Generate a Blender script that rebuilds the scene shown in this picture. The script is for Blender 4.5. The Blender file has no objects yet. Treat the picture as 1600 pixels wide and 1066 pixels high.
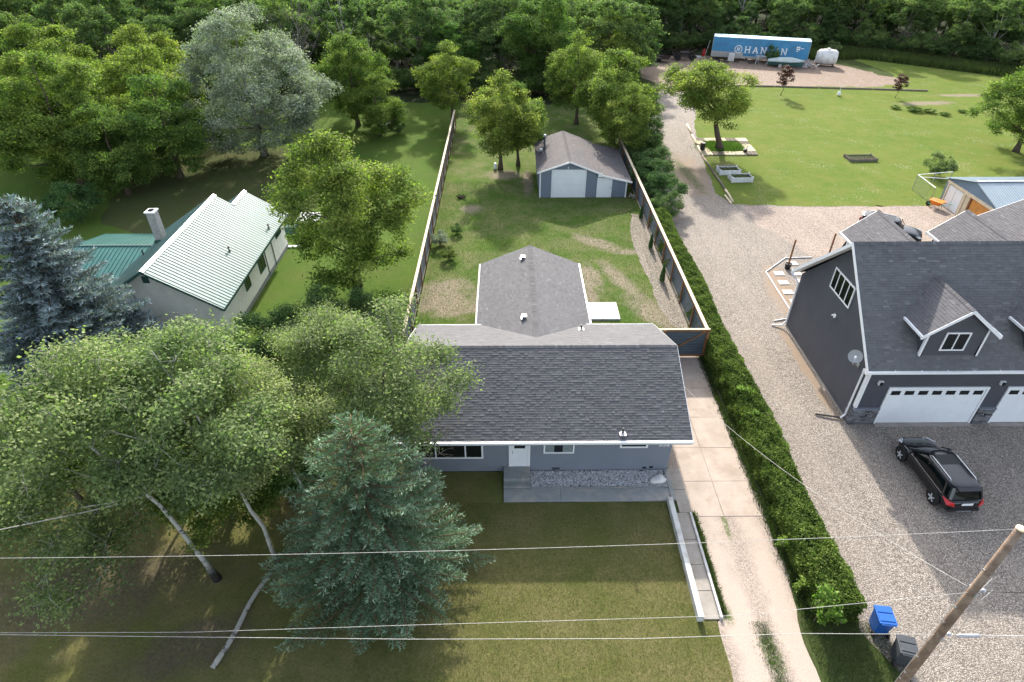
import bpy, bmesh, math, random
import numpy as np
from mathutils import Vector, Matrix, noise
from mathutils.geometry import tessellate_polygon

random.seed(7)
SC = bpy.context.scene
COL = SC.collection
PI = math.pi

# ------------------------------------------------------------------ camera
CAM_H = 24.0
FPX = 965.0                                   # focal length in pixels of a 1600 px wide frame
PITCH = math.atan(707 / FPX)
YAW = math.atan(10 / FPX * math.cos(PITCH))
cam_data = bpy.data.cameras.new('camera')
cam_data.sensor_width = 36.0
cam_data.lens = 36.0 * FPX / 1600.0
cam_data.clip_start = 0.1
cam_data.clip_end = 6000
cam = bpy.data.objects.new('camera', cam_data)
COL.objects.link(cam)
cam.location = (0, 0, CAM_H)
cam.rotation_euler = (PI / 2 - PITCH, 0, -YAW)
SC.camera = cam

# ------------------------------------------------------------------ sky and sun
SUN_EL = math.radians(29.0)
world = bpy.data.worlds.new('World')
SC.world = world
world.use_nodes = True
wn = world.node_tree.nodes
wl = world.node_tree.links
wn.clear()
sky = wn.new('ShaderNodeTexSky')
sky.sky_type = 'NISHITA'
sky.sun_disc = False
sky.sun_elevation = SUN_EL
sky.sun_rotation = 0.0                        # sun stands over +Y, beyond the wood
sky.air_density = 1.0
sky.dust_density = 2.5
sky.ozone_density = 1.0
bg = wn.new('ShaderNodeBackground')
bg.inputs['Strength'].default_value = 0.15
wo = wn.new('ShaderNodeOutputWorld')
hz = wn.new('ShaderNodeHueSaturation')        # thin high haze: the same sky, paler
hz.inputs['Saturation'].default_value = 0.55
wl.new(sky.outputs[0], hz.inputs['Color'])
wl.new(hz.outputs[0], bg.inputs[0])
wl.new(bg.outputs[0], wo.inputs[0])
sun_data = bpy.data.lights.new('sun', 'SUN')
sun_data.energy = 3.0
sun_data.angle = math.radians(0.9)
sun_data.color = (1.0, 0.93, 0.82)
sun = bpy.data.objects.new('sun', sun_data)
COL.objects.link(sun)
sun.rotation_euler = (-(PI / 2 - SUN_EL), 0, 0)   # light travels towards -Y and down
SC.view_settings.view_transform = 'Standard'
SC.view_settings.look = 'None'
SC.view_settings.gamma = 1.0
SC.view_settings.use_curve_mapping = False
SC.view_settings.exposure = 1.58
SC.cycles.max_bounces = 6
SC.cycles.transparent_max_bounces = 8

# ------------------------------------------------------------------ surveying helpers (a photo point onto a real plane)
_s, _c = math.sin(PITCH), math.cos(PITCH)
_sy, _cy = math.sin(YAW), math.cos(YAW)
def ray(x, y):
    u = (x - 800) / FPX; v = (y - 533) / FPX
    f = _c - v * _s; d = _s + v * _c
    return (u * _cy + f * _sy, -u * _sy + f * _cy, -d)
def G(x, y, h=0.0):
    r = ray(x, y); t = (CAM_H - h) / -r[2]
    return (r[0] * t, r[1] * t)
def SV(x, y, Y):
    r = ray(x, y); t = Y / r[1]
    return (r[0] * t, CAM_H + r[2] * t)

# ------------------------------------------------------------------ object helpers
def tag(o, label=None, cat=None, group=None, kind=None):
    if label: o['label'] = label
    if cat: o['category'] = cat
    if group: o['group'] = group
    if kind: o['kind'] = kind
    return o
def empty(name, loc=(0, 0, 0), rz=0.0, label=None, cat=None, group=None):
    o = bpy.data.objects.new(name, None)
    COL.objects.link(o)
    o.location = loc; o.rotation_euler = (0, 0, rz)
    o.empty_display_size = 0.3
    return tag(o, label, cat, group)
def link(name, mesh, parent=None, loc=None, rot=None, scale=None):
    o = bpy.data.objects.new(name, mesh)
    COL.objects.link(o)
    if parent is not None: o.parent = parent
    if loc is not None: o.location = loc
    if rot is not None: o.rotation_euler = rot
    if scale is not None: o.scale = scale
    return o
def copy_tree(o, parent=None):
    c = o.copy(); COL.objects.link(c)
    if parent is not None: c.parent = parent
    for ch in o.children: copy_tree(ch, c)
    return c

class MB:
    """collects faces for ONE mesh"""
    def __init__(s):
        s.v = []; s.f = []; s.t = []; s.M = None
    def add(s, vs, fs, tint=0.5):
        n = len(s.v)
        if s.M is not None: vs = [tuple(s.M @ Vector(p)) for p in vs]
        s.v += [tuple(p) for p in vs]
        s.f += [tuple(i + n for i in f) for f in fs]
        s.t += [tint] * len(vs)
        return s
    def box(s, x0, y0, z0, x1, y1, z1, tint=0.5):
        if x1 < x0: x0, x1 = x1, x0
        if y1 < y0: y0, y1 = y1, y0
        if z1 < z0: z0, z1 = z1, z0
        return s.add([(x0, y0, z0), (x1, y0, z0), (x1, y1, z0), (x0, y1, z0), (x0, y0, z1), (x1, y0, z1), (x1, y1, z1), (x0, y1, z1)],
                     [(0, 3, 2, 1), (4, 5, 6, 7), (0, 1, 5, 4), (1, 2, 6, 5), (2, 3, 7, 6), (3, 0, 4, 7)], tint)
    def bar(s, a, b, w, h=None, up=(0, 0, 1), tint=0.5):
        """rectangular bar from a to b, w wide (sideways), h along up"""
        h = h or w
        a = Vector(a); b = Vector(b); d = (b - a).normalized()
        u = Vector(up)
        if abs(d.dot(u)) > 0.98: u = Vector((0, 1, 0))
        r = d.cross(u).normalized(); u = r.cross(d).normalized()
        P = []
        for p in (a, b):
            for sx, sz in ((-1, -1), (1, -1), (1, 1), (-1, 1)):
                P.append(p + r * (sx * w / 2) + u * (sz * h / 2))
        return s.add(P, [(0, 1, 2, 3), (7, 6, 5, 4), (0, 4, 5, 1), (1, 5, 6, 2), (2, 6, 7, 3), (3, 7, 4, 0)], tint)
    def tube(s, pts, rad, n=6, cap=True, tint=0.5):
        pts = [Vector(p) for p in pts]
        if not hasattr(rad, '__len__'): rad = [rad] * len(pts)
        V = []; F = []
        prev = None
        for i, p in enumerate(pts):
            d = (pts[min(i + 1, len(pts) - 1)] - pts[max(i - 1, 0)])
            if d.length < 1e-9: d = Vector((0, 0, 1))
            d.normalize()
            if prev is None:
                a = Vector((0, 0, 1)) if abs(d.z) < 0.9 else Vector((1, 0, 0))
                r = d.cross(a).normalized()
            else:
                r = (prev - d * prev.dot(d))
                r = r.normalized() if r.length > 1e-6 else d.orthogonal().normalized()
            prev = r
            q = d.cross(r)
            for k in range(n):
                an = 2 * PI * k / n
                V.append(p + (r * math.cos(an) + q * math.sin(an)) * rad[i])
        for i in range(len(pts) - 1):
            for k in range(n):
                a = i * n + k; b = i * n + (k + 1) % n
                F.append((a, b, b + n, a + n))
        if cap:
            F.append(tuple(range(n - 1, -1, -1)))
            F.append(tuple(range((len(pts) - 1) * n, len(pts) * n)))
        return s.add(V, F, tint)
    def lathe(s, prof, n=16, axis='z', c=(0, 0, 0), tint=0.5):
        V = []; F = []
        for r, z in prof:
            for k in range(n):
                a = 2 * PI * k / n
                p = (r * math.cos(a), r * math.sin(a), z)
                if axis == 'x': p = (p[2], p[0], p[1])
                if axis == 'y': p = (p[0], p[2], p[1])
                V.append((p[0] + c[0], p[1] + c[1], p[2] + c[2]))
        for i in range(len(prof) - 1):
            for k in range(n):
                a = i * n + k; b = i * n + (k + 1) % n
                F.append((a, b, b + n, a + n))
        F.append(tuple(range(n - 1, -1, -1))); F.append(tuple(range((len(prof) - 1) * n, len(prof) * n)))
        return s.add(V, F, tint)
    def poly(s, pts, tint=0.5):
        return s.add(pts, [tuple(range(len(pts)))], tint)
    def prism(s, pts, ext, tint=0.5):
        """pts: planar polygon (3d), ext: extrusion vector"""
        n = len(pts); e = Vector(ext)
        V = [Vector(p) for p in pts] + [Vector(p) + e for p in pts]
        F = [tuple(range(n - 1, -1, -1)), tuple(range(n, 2 * n))]
        for i in range(n):
            j = (i + 1) % n
            F.append((i, j, j + n, i + n))
        return s.add(V, F, tint)
    def mesh(s, name, m, smooth=False):
        me = bpy.data.meshes.new(name)
        me.from_pydata(s.v, [], s.f)
        if m is not None: me.materials.append(m)
        at = me.attributes.new('tint', 'FLOAT', 'POINT')
        at.data.foreach_set('value', np.array(s.t, dtype=np.float32))
        if smooth: me.shade_smooth()
        me.update()
        return me
    def build(s, name, m, parent=None, smooth=False, fix=False, bevel=0):
        me = s.mesh(name, m, smooth)
        if fix:
            bm = bmesh.new(); bm.from_mesh(me); bmesh.ops.recalc_face_normals(bm, faces=bm.faces); bm.to_mesh(me); bm.free()
        o = link(name, me, parent)
        if bevel:
            b = o.modifiers.new('bevel', 'BEVEL'); b.width = bevel; b.segments = 2; b.limit_method = 'ANGLE'
        return o

def quads_mesh(name, V, m, tint, per=4):
    """V: (n, per, 3) array"""
    n = V.shape[0]
    me = bpy.data.meshes.new(name)
    me.vertices.add(n * per)
    me.vertices.foreach_set('co', V.reshape(-1).astype(np.float32))
    me.loops.add(n * per)
    me.loops.foreach_set('vertex_index', np.arange(n * per, dtype=np.int32))
    me.polygons.add(n)
    me.polygons.foreach_set('loop_start', np.arange(0, n * per, per, dtype=np.int32))
    me.polygons.foreach_set('loop_total', np.full(n, per, dtype=np.int32))
    at = me.attributes.new('tint', 'FLOAT', 'POINT')
    at.data.foreach_set('value', np.repeat(tint, per).astype(np.float32))
    me.materials.append(m)
    me.update(calc_edges=True)
    return me

# ------------------------------------------------------------------ material helpers
class NT:
    def __init__(s, name):
        s.m = bpy.data.materials.new(name); s.m.use_nodes = True
        s.t = s.m.node_tree; s.t.nodes.clear()
        s.out = s.t.nodes.new('ShaderNodeOutputMaterial')
    def n(s, typ, **kw):
        nd = s.t.nodes.new(typ)
        for k, v in kw.items():
            if k.startswith('i_'):
                key = k[2:]
                key = int(key) if key.isdigit() else key.replace('_', ' ')
                if hasattr(v, 'links') or isinstance(v, bpy.types.NodeSocket): s.t.links.new(v, nd.inputs[key])
                else: nd.inputs[key].default_value = v
            else: setattr(nd, k, v)
        return nd
    def L(s, a, b): s.t.links.new(a, b)
    def math(s, op, a, b=None, c=None, clamp=False):
        nd = s.t.nodes.new('ShaderNodeMath'); nd.operation = op; nd.use_clamp = clamp
        for i, v in enumerate((a, b, c)):
            if v is None: continue
            if isinstance(v, bpy.types.NodeSocket): s.L(v, nd.inputs[i])
            else: nd.inputs[i].default_value = v
        return nd.outputs[0]
    def noise(s, vec, scale, detail=4, rough=.55, dist=0.0):
        nd = s.n('ShaderNodeTexNoise')
        nd.inputs['Scale'].default_value = scale; nd.inputs['Detail'].default_value = detail
        nd.inputs['Roughness'].default_value = rough; nd.inputs['Distortion'].default_value = dist
        if vec is not None: s.L(vec, nd.inputs['Vector'])
        return nd.outputs['Fac']
    def remap(s, v, a, b, c=0.0, d=1.0):
        nd = s.n('ShaderNodeMapRange'); nd.clamp = True
        s.L(v, nd.inputs[0])
        for i, q in enumerate((a, b, c, d)): nd.inputs[i + 1].default_value = q
        return nd.outputs[0]
    def mix(s, f, a, b, mode='MIX'):
        nd = s.t.nodes.new('ShaderNodeMix'); nd.data_type = 'RGBA'; nd.blend_type = mode
        for sock, v in ((nd.inputs[0], f), (nd.inputs[6], a), (nd.inputs[7], b)):
            if isinstance(v, bpy.types.NodeSocket): s.L(v, sock)
            elif hasattr(v, '__len__'): sock.default_value = (v[0], v[1], v[2], 1)
            else: sock.default_value = v
        return nd.outputs[2]
    def pos(s):
        return s.n('ShaderNodeNewGeometry').outputs['Position']
    def obj(s):
        return s.n('ShaderNodeTexCoord').outputs['Object']
    def tint(s):
        nd = s.n('ShaderNodeAttribute'); nd.attribute_name = 'tint'; return nd.outputs['Fac']
    def bump(s, h, strength=.4, dist=.02):
        nd = s.n('ShaderNodeBump'); nd.inputs['Strength'].default_value = strength; nd.inputs['Distance'].default_value = dist
        s.L(h, nd.inputs['Height']); return nd.outputs[0]
    def principled(s, col, rough=.8, spec=.3, metal=0.0, normal=None, coat=0.0):
        b = s.n('ShaderNodeBsdfPrincipled')
        for sock, v in ((b.inputs['Base Color'], col), (b.inputs['Roughness'], rough), (b.inputs['Metallic'], metal)):
            if isinstance(v, bpy.types.NodeSocket): s.L(v, sock)
            elif hasattr(v, '__len__'): sock.default_value = (v[0], v[1], v[2], 1)
            else: sock.default_value = v
        b.inputs['Specular IOR Level'].default_value = spec
        b.inputs['Coat Weight'].default_value = coat
        if normal is not None: s.L(normal, b.inputs['Normal'])
        s.L(b.outputs[0], s.out.inputs[0])
        return b

def mat(name, col, rough=.7, spec=.3, metal=0.0, var=.15, scale=3.0, bump=0.0, bscale=40.0, coat=0.0, tintv=0.0, dirt=None, dscale=1.0):
    k = NT(name)
    p = k.obj()
    f = k.noise(p, scale, 5, .6)
    f = k.remap(f, .3, .7)
    c1 = [min(1, x * (1 - var)) for x in col]; c2 = [min(1, x * (1 + var)) for x in col]
    c = k.mix(f, c1, c2)
    if dirt is not None:
        g = k.remap(k.noise(p, dscale, 8, .7), .48, .72)
        c = k.mix(g, c, dirt)
    if tintv:
        t = k.tint()
        hsv = k.n('ShaderNodeHueSaturation')
        k.L(k.remap(t, 0, 1, 1 - tintv, 1 + tintv), hsv.inputs['Value'])
        k.L(c, hsv.inputs['Color']); c = hsv.outputs[0]
    nrm = None
    if bump: nrm = k.bump(k.noise(p, bscale, 6, .65), bump, .02)
    k.principled(c, rough, spec, metal, nrm, coat)
    return k.m

def mute(c, k):
    l = .3 * c[0] + .55 * c[1] + .15 * c[2]
    return tuple(x * (1 - k) + l * k for x in c)
def leaf_mat(name, dark, mid, light, trans=.35, spec=.25, rough=.55, objvar=.12):
    dark, mid, light = mute(dark, .1), mute(mid, .1), mute(light, .1)
    k = NT(name)
    t = k.tint()
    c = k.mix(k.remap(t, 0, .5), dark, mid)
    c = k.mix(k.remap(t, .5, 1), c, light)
    oi = k.n('ShaderNodeObjectInfo').outputs['Random']
    hsv = k.n('ShaderNodeHueSaturation')
    k.L(k.remap(oi, 0, 1, 1 - objvar, 1 + objvar), hsv.inputs['Value'])
    k.L(k.remap(oi, 0, 1, .5 + .018, .5 - .018), hsv.inputs['Hue'])
    k.L(c, hsv.inputs['Color']); c = hsv.outputs[0]
    b = k.principled(c, rough, spec)
    tr = k.n('ShaderNodeBsdfTranslucent')
    c2 = k.mix(1.0, c, (1.0, 1.3, .6), 'MULTIPLY')
    k.L(c2, tr.inputs[0])
    mx = k.n('ShaderNodeMixShader'); mx.inputs[0].default_value = trans
    k.L(b.outputs[0], mx.inputs[1]); k.L(tr.outputs[0], mx.inputs[2]); k.L(mx.outputs[0], k.out.inputs[0])
    return k.m

def blob_mask(k, pos, blobs, wob=.9, wscale=.8):
    """soft-edged patches of another ground cover; blobs = (x, y, rx, ry, rot)"""
    sep = k.n('ShaderNodeSeparateXYZ'); k.L(pos, sep.inputs[0])
    nz = k.math('MULTIPLY', k.math('SUBTRACT', k.noise(pos, wscale, 6, .7), .5), wob * 2.2)
    res = None
    for bx, by, rx, ry, ro in blobs:
        dx = k.math('SUBTRACT', sep.outputs[0], bx); dy = k.math('SUBTRACT', sep.outputs[1], by)
        ca, sa = math.cos(ro), math.sin(ro)
        u = k.math('DIVIDE', k.math('ADD', k.math('MULTIPLY', dx, ca), k.math('MULTIPLY', dy, sa)), rx)
        v = k.math('DIVIDE', k.math('ADD', k.math('MULTIPLY', dx, -sa), k.math('MULTIPLY', dy, ca)), ry)
        r = k.math('SQRT', k.math('ADD', k.math('MULTIPLY', u, u), k.math('MULTIPLY', v, v)))
        m = k.remap(k.math('ADD', r, nz), 1.25, .55)
        res = m if res is None else k.math('MAXIMUM', res, m)
    return res

def grass_mat(name, dark, mid, light, dry=None, dryamt=.5, soil=None, blobs=None, speck=None, patch=.12, soil2=None, blobs2=None):
    dark, mid, light = mute(dark, .14), mute(mid, .14), mute(light, .14)
    k = NT(name)
    p = k.pos()
    a = k.remap(k.noise(p, patch, 5, .6), .36, .64)
    b = k.remap(k.noise(p, 1.6, 5, .65), .3, .7)
    f = k.math('ADD', k.math('MULTIPLY', a, .55), k.math('MULTIPLY', b, .45))
    c = k.mix(f, mid, light)
    mid_ = k.remap(k.noise(p, 4.5, 5, .7), .35, .65)
    c = k.mix(k.math('MULTIPLY', mid_, .35), c, [x * 1.15 for x in light])
    fine = k.remap(k.noise(p, 14, 4, .75), .38, .68)
    c = k.mix(k.math('MULTIPLY', fine, .7), c, dark)
    if dry is not None:
        d = k.math('MULTIPLY', k.remap(k.noise(p, .42, 8, .72), .5 - .12 * dryamt, .72 - .12 * dryamt), dryamt, clamp=True)
        d = k.math('MULTIPLY', d, k.remap(k.noise(p, 9, 4, .7), .3, .6))
        c = k.mix(d, c, dry)
    if speck is not None:
        vo = k.n('ShaderNodeTexVoronoi'); vo.inputs['Scale'].default_value = 5.5; k.L(p, vo.inputs['Vector'])
        sp = k.math('MULTIPLY', k.remap(vo.outputs['Distance'], .34, .14), k.remap(k.noise(p, .3, 6, .7), .5, .66))
        c = k.mix(k.math('MULTIPLY', sp, .75), c, speck)
    for so, bl in ((soil, blobs), (soil2, blobs2)):
        if so is not None and bl:
            m = blob_mask(k, p, bl)
            sc = k.mix(k.remap(k.noise(p, 6, 6, .7), .35, .65), so, [x * .62 for x in so])
            c = k.mix(k.math('MULTIPLY', m, k.remap(k.noise(p, 3.5, 6, .75), .32, .5, .25, 1)), c, sc)
    h = k.noise(p, 30, 4, .75)
    k.principled(c, .95, .03, 0, k.bump(h, .9, .05))
    return k.m

def gravel_mat(name, base, dark, light, scale=14.0, bd=.03, soil=None, blobs=None, green=None, gblobs=None):
    k = NT(name)
    p = k.pos()
    vo = k.n('ShaderNodeTexVoronoi'); vo.inputs['Scale'].default_value = scale; k.L(p, vo.inputs['Vector'])
    vo2 = k.n('ShaderNodeTexVoronoi'); vo2.inputs['Scale'].default_value = scale * .42; k.L(p, vo2.inputs['Vector'])
    sp = k.n('ShaderNodeSeparateColor'); k.L(vo.outputs['Color'], sp.inputs[0])
    sp2 = k.n('ShaderNodeSeparateColor'); k.L(vo2.outputs['Color'], sp2.inputs[0])
    c = k.mix(k.remap(sp.outputs[0], 0, .5), dark, base)
    c = k.mix(k.remap(sp.outputs[0], .55, 1), c, light)
    c = k.mix(k.math('MULTIPLY', k.remap(sp2.outputs[1], .7, 1), .3), c, light)
    c = k.mix(k.math('MULTIPLY', k.remap(sp2.outputs[2], .75, 1), .3), c, dark)
    big = k.remap(k.noise(p, .25, 6, .6), .35, .65)
    c = k.mix(k.math('MULTIPLY', big, .35), c, [x * .72 for x in base])
    mp = k.n('ShaderNodeMapping'); mp.inputs['Scale'].default_value = (1, .1, 1); k.L(p, mp.inputs[0])
    lane = k.remap(k.noise(mp.outputs[0], .9, 5, .6), .42, .62)
    c = k.mix(k.math('MULTIPLY', lane, .42), c, [min(1, x * 1.25) for x in base])
    edge = k.remap(vo.outputs['Distance'], .35, .6)
    c = k.mix(k.math('MULTIPLY', edge, .55), c, [x * .35 for x in dark])
    if soil is not None:
        m = blob_mask(k, p, blobs) if blobs else k.remap(k.noise(p, .35, 6, .65), .42, .6)
        c = k.mix(k.math('MULTIPLY', m, .8), c, soil)
    if green is not None:
        m = blob_mask(k, p, gblobs, .9, 1.5)
        c = k.mix(k.math('MULTIPLY', m, k.remap(k.noise(p, 6, 5, .7), .38, .55)), c, green)
    h = k.math('SUBTRACT', 1.0, vo.outputs['Distance'])
    k.principled(c, .85, .2, 0, k.bump(h, .8, bd))
    return k.m

M = {}
M['white'] = mat('white_paint', (.72, .73, .74), .5, .3, var=.05, dirt=(.45, .44, .42), dscale=2.2)
M['white_vinyl'] = mat('white_vinyl', (.78, .79, .8), .4, .35, var=.03)
M['white_door'] = mat('white_door', (.74, .76, .78), .45, .35, var=.04, scale=1.2)
M['slate_siding'] = mat('slate_siding', (.185, .205, .24), .6, .3, var=.06, scale=1.0, bump=.1, bscale=60)
M['blue_siding'] = mat('blue_siding', (.16, .19, .24), .6, .3, var=.07, scale=1.0)
M['dark_siding'] = mat('dark_siding', (.062, .066, .080), .5, .35, var=.1, scale=.8)
M['grey_trim'] = mat('grey_trim', (.2, .22, .25), .5, .3, var=.05)
M['glass'] = mat('window_glass', (.008, .011, .012), .06, .6, var=.2)
M['curtain'] = mat('curtain', (.25, .3, .3), .9, .1, var=.2, scale=8)
M['concrete'] = mat('concrete', (.3, .275, .245), .85, .2, var=.16, scale=1.3, bump=.25, bscale=30, dirt=(.22, .2, .17), dscale=1.1)
M['grey_concrete'] = mat('painted_concrete', (.22, .235, .235), .8, .2, var=.12, scale=1.5, bump=.2, bscale=30, dirt=(.36, .32, .28), dscale=1.6)
M['walk_concrete'] = mat('worn_walkway', (.25, .265, .265), .8, .2, var=.12, scale=1.5, bump=.2, bscale=30, dirt=(.42, .37, .32), dscale=1.1)
M['pale_concrete'] = mat('pale_concrete', (.52, .52, .5), .8, .2, var=.12, scale=2, bump=.2, bscale=30, dirt=(.3, .28, .25), dscale=1.5)
M['stucco'] = mat('stucco', (.82, .79, .77), .9, .1, var=.04, scale=2, bump=.4, bscale=80, dirt=(.68, .64, .61), dscale=.8)
M['green_metal'] = mat('green_roof_metal', (.045, .15, .135), .42, .4, .35, var=.12, scale=.8)
M['green_trim'] = mat('green_trim', (.03, .09, .08), .5, .3, var=.1)
M['pale_metal'] = mat('pale_blue_metal', (.36, .43, .47), .4, .4, .3, var=.08, scale=.7)
M['steel_blue'] = mat('steel_blue_sheet', (.16, .22, .3), .5, .3, .1, var=.12, scale=.8)
M['fence_metal'] = mat('fence_sheet', (.075, .10, .12), .5, .4, .1, var=.15, scale=.7)
M['cedar'] = mat('brown_timber', (.24, .12, .06), .8, .15, var=.25, scale=4)
M['pale_timber'] = mat('pale_timber', (.62, .52, .38), .8, .15, var=.15, scale=3, tintv=.15)
M['grey_timber'] = mat('grey_timber', (.2, .17, .14), .9, .1, var=.3, scale=6, tintv=.3)
M['ply'] = mat('plywood', (.52, .23, .06), .7, .2, var=.15, scale=2)
M['pole_wood'] = mat('pole_wood', (.19, .135, .10), .85, .15, var=.3, scale=5, bump=.5, bscale=25, dirt=(.33, .26, .2), dscale=1.5)
M['wire'] = mat('wire', (.42, .41, .39), .6, .3, .2)
M['black'] = mat('black_plastic', (.012, .012, .013), .5, .4)
M['rubber'] = mat('rubber', (.02, .02, .02), .85, .2)
M['car_paint'] = mat('black_car_paint', (.006, .007, .01), .14, .6, var=.0, coat=.25)
M['car_paint2'] = mat('navy_car_paint', (.006, .008, .014), .22, .3, var=.0, coat=.15)
M['car_glass'] = mat('car_glass', (.003, .005, .006), .08, .2, var=.0)
M['chrome'] = mat('chrome', (.75, .76, .78), .2, .5, 1.0, var=.03)
M['alloy'] = mat('alloy', (.6, .61, .63), .35, .5, .35, var=.05)
M['red_lens'] = mat('red_lens', (.5, .01, .012), .15, .6, var=.1, coat=.6)
M['clear_lens'] = mat('clear_lens', (.6, .62, .65), .1, .6, var=.1, coat=.6)
M['galv'] = mat('galvanised', (.45, .46, .47), .4, .4, .7, var=.2, scale=5)
M['soil'] = mat('soil', (.06, .045, .035), .95, .1, var=.3, scale=8, bump=.6, bscale=30)
M['blue_bin'] = mat('blue_plastic', (.012, .10, .38), .45, .4, var=.1)
M['grey_bin'] = mat('grey_plastic', (.055, .06, .068), .5, .35, var=.15)
M['orange'] = mat('orange_plastic', (.75, .2, .015), .45, .4)
M['teal'] = mat('teal_plastic', (.1, .42, .38), .5, .3)
M['red'] = mat('red_paint', (.45, .02, .02), .5, .4)
M['tank'] = mat('tank_white', (.72, .71, .69), .55, .3, var=.08, dirt=(.4, .34, .28), dscale=1.5)
M['trailer_blue'] = mat('trailer_blue', (.06, .25, .45), .5, .35, var=.12, scale=.7, dirt=(.06, .15, .26), dscale=.5)
M['trailer_roof'] = mat('trailer_roof', (.45, .66, .8), .4, .4, .3, var=.2, scale=1.5)
M['tarp'] = mat('tarp', (.4, .47, .45), .7, .2, var=.15, scale=2)
M['boat_hull'] = mat('hull', (.03, .09, .08), .4, .4, var=.2)
M['iron'] = mat('rusty_iron', (.06, .04, .035), .8, .3, .2, var=.4, scale=6)
M['stone'] = mat('veneer_stone', (.14, .14, .15), .8, .2, var=.2, scale=8, tintv=.5)
M['rock'] = mat('river_rock', (.42, .42, .43), .7, .25, var=.2, scale=5, tintv=.55)
M['boulder'] = mat('boulder', (.68, .66, .63), .75, .2, var=.1, bump=.4, bscale=12)
M['slab'] = mat('paving_slab', (.5, .47, .45), .85, .15, var=.12, scale=5)
M['mark_blue'] = mat('blue_marks', (.12, .28, .4), .8, .1)
M['chimney'] = mat('chimney_block', (.34, .32, .31), .9, .15, var=.18, scale=6, bump=.4, bscale=30)
M['dish_grey'] = mat('dish_grey', (.36, .38, .4), .5, .3, var=.04)
M['interior'] = mat('dark_gap', (.015, .015, .018), .9, .1)
def bark_mat(name, col, patch, ps=3.0):
    k = NT(name)
    p = k.obj()
    mp = k.n('ShaderNodeMapping'); mp.inputs['Scale'].default_value = (1, 1, .35); k.L(p, mp.inputs[0])
    f = k.remap(k.noise(mp.outputs[0], ps, 7, .7), .54, .62)
    c = k.mix(f, col, patch)
    c = k.mix(k.math('MULTIPLY', k.noise(p, 14, 4, .7), .4), c, [x * .5 for x in col])
    k.principled(c, .9, .12, 0, k.bump(k.noise(p, 22, 5, .7), .6, .03))
    return k.m
M['bark'] = bark_mat('brown_bark', (.11, .085, .065), (.17, .14, .11))
M['aspen_bark'] = bark_mat('pale_bark', (.40, .39, .35), (.09, .08, .07), 3.2)
M['grey_bark'] = bark_mat('grey_bark', (.2, .18, .16), (.09, .08, .07))
def aspen_bark(name):
    k = NT(name)
    p = k.obj()
    sp = k.n('ShaderNodeSeparateXYZ'); k.L(p, sp.inputs[0])
    mp = k.n('ShaderNodeMapping'); mp.inputs['Scale'].default_value = (1, 1, 1.6); k.L(p, mp.inputs[0])
    c = k.mix(k.remap(k.noise(mp.outputs[0], 3.5, 6, .7), .55, .62), (.42, .41, .37), (.07, .06, .05))
    foot = k.remap(k.math('ADD', sp.outputs[2], k.math('MULTIPLY', k.noise(p, 5, 4, .7), 1.4)), 2.2, 1.2)
    c = k.mix(foot, c, (.045, .04, .038))
    k.principled(c, .9, .12, 0, k.bump(k.noise(p, 22, 5, .7), .5, .02))
    return k.m
M['log_bark'] = M['aspen_bark']
M['aspen_bark'] = aspen_bark('pale_aspen_bark')
def shingle_mat(name, a, b, c_, weather=None, wl=.3):
    k = NT(name)
    t = k.tint()
    c = k.mix(k.remap(t, 0, .55), a, b)
    c = k.mix(k.remap(t, .6, 1), c, c_)
    p = k.obj()
    c = k.mix(k.math('MULTIPLY', k.remap(k.noise(p, .5, 6, .65), .4, .7), .25), c, [x * 1.35 for x in b])
    c = k.mix(k.math('MULTIPLY', k.noise(p, 60, 3, .7), .5), c, [x * .6 for x in a])
    if weather is not None:
        c = k.mix(k.math('MULTIPLY', k.remap(k.noise(p, wl, 7, .7), .45, .65), .45), c, weather)
    k.principled(c, .85, .25, 0, k.bump(k.noise(p, 90, 3, .7), .5, .01))
    return k.m
M['shingle'] = shingle_mat('charcoal_shingle', (.084, .084, .09), (.127, .127, .135), (.195, .195, .207))
M['shingle_dark'] = shingle_mat('slate_shingle', (.10, .10, .103), (.152, .152, .156), (.245, .246, .25))
M['shingle_old'] = shingle_mat('weathered_shingle', (.06, .056, .062), (.092, .088, .098), (.135, .13, .14), (.12, .09, .08), .45)

M['maple'] = leaf_mat('maple_leaf', (0.050, 0.112, 0.022), (0.100, 0.188, 0.035), (0.225, 0.300, 0.053), .45, .1, .75)
M['maple_y'] = leaf_mat('yellow_green_leaf', (0.073, 0.129, 0.020), (0.162, 0.224, 0.034), (0.358, 0.392, 0.067), .45, .1, .75)
M['aspen'] = leaf_mat('aspen_leaf', (0.092, 0.135, 0.049), (0.173, 0.232, 0.086), (0.324, 0.378, 0.140), .42, .14, .7)
M['willow'] = leaf_mat('silver_leaf', (0.123, 0.157, 0.101), (0.213, 0.258, 0.185), (0.370, 0.414, 0.325), .3, .14, .7)
M['forest'] = leaf_mat('forest_leaf', (0.054, 0.108, 0.036), (0.108, 0.180, 0.054), (0.216, 0.282, 0.078), .45, .08, .75, objvar=.3)  # lighter and greyer green: slight distance haze is put into the leaf colour
M['shrub'] = leaf_mat('shrub_leaf', (0.046, 0.091, 0.026), (0.078, 0.156, 0.046), (0.156, 0.247, 0.078), .38, .1, .75)
M['hedge'] = leaf_mat('hedge_leaf', (0.046, 0.078, 0.013), (0.130, 0.182, 0.026), (0.286, 0.338, 0.058), .32, .1, .75)
M['spruce'] = leaf_mat('spruce_needle', (.085, .135, .05), (.115, .20, .12), (.27, .38, .27), .18, .12, .75)
M['blue_spruce'] = leaf_mat('blue_spruce_needle', (0.088, 0.125, 0.106), (0.213, 0.288, 0.306), (0.425, 0.525, 0.575), .12, .12, .75)
M['spruce_bark'] = bark_mat('reddish_bark', (.17, .115, .07), (.12, .09, .065))
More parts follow.
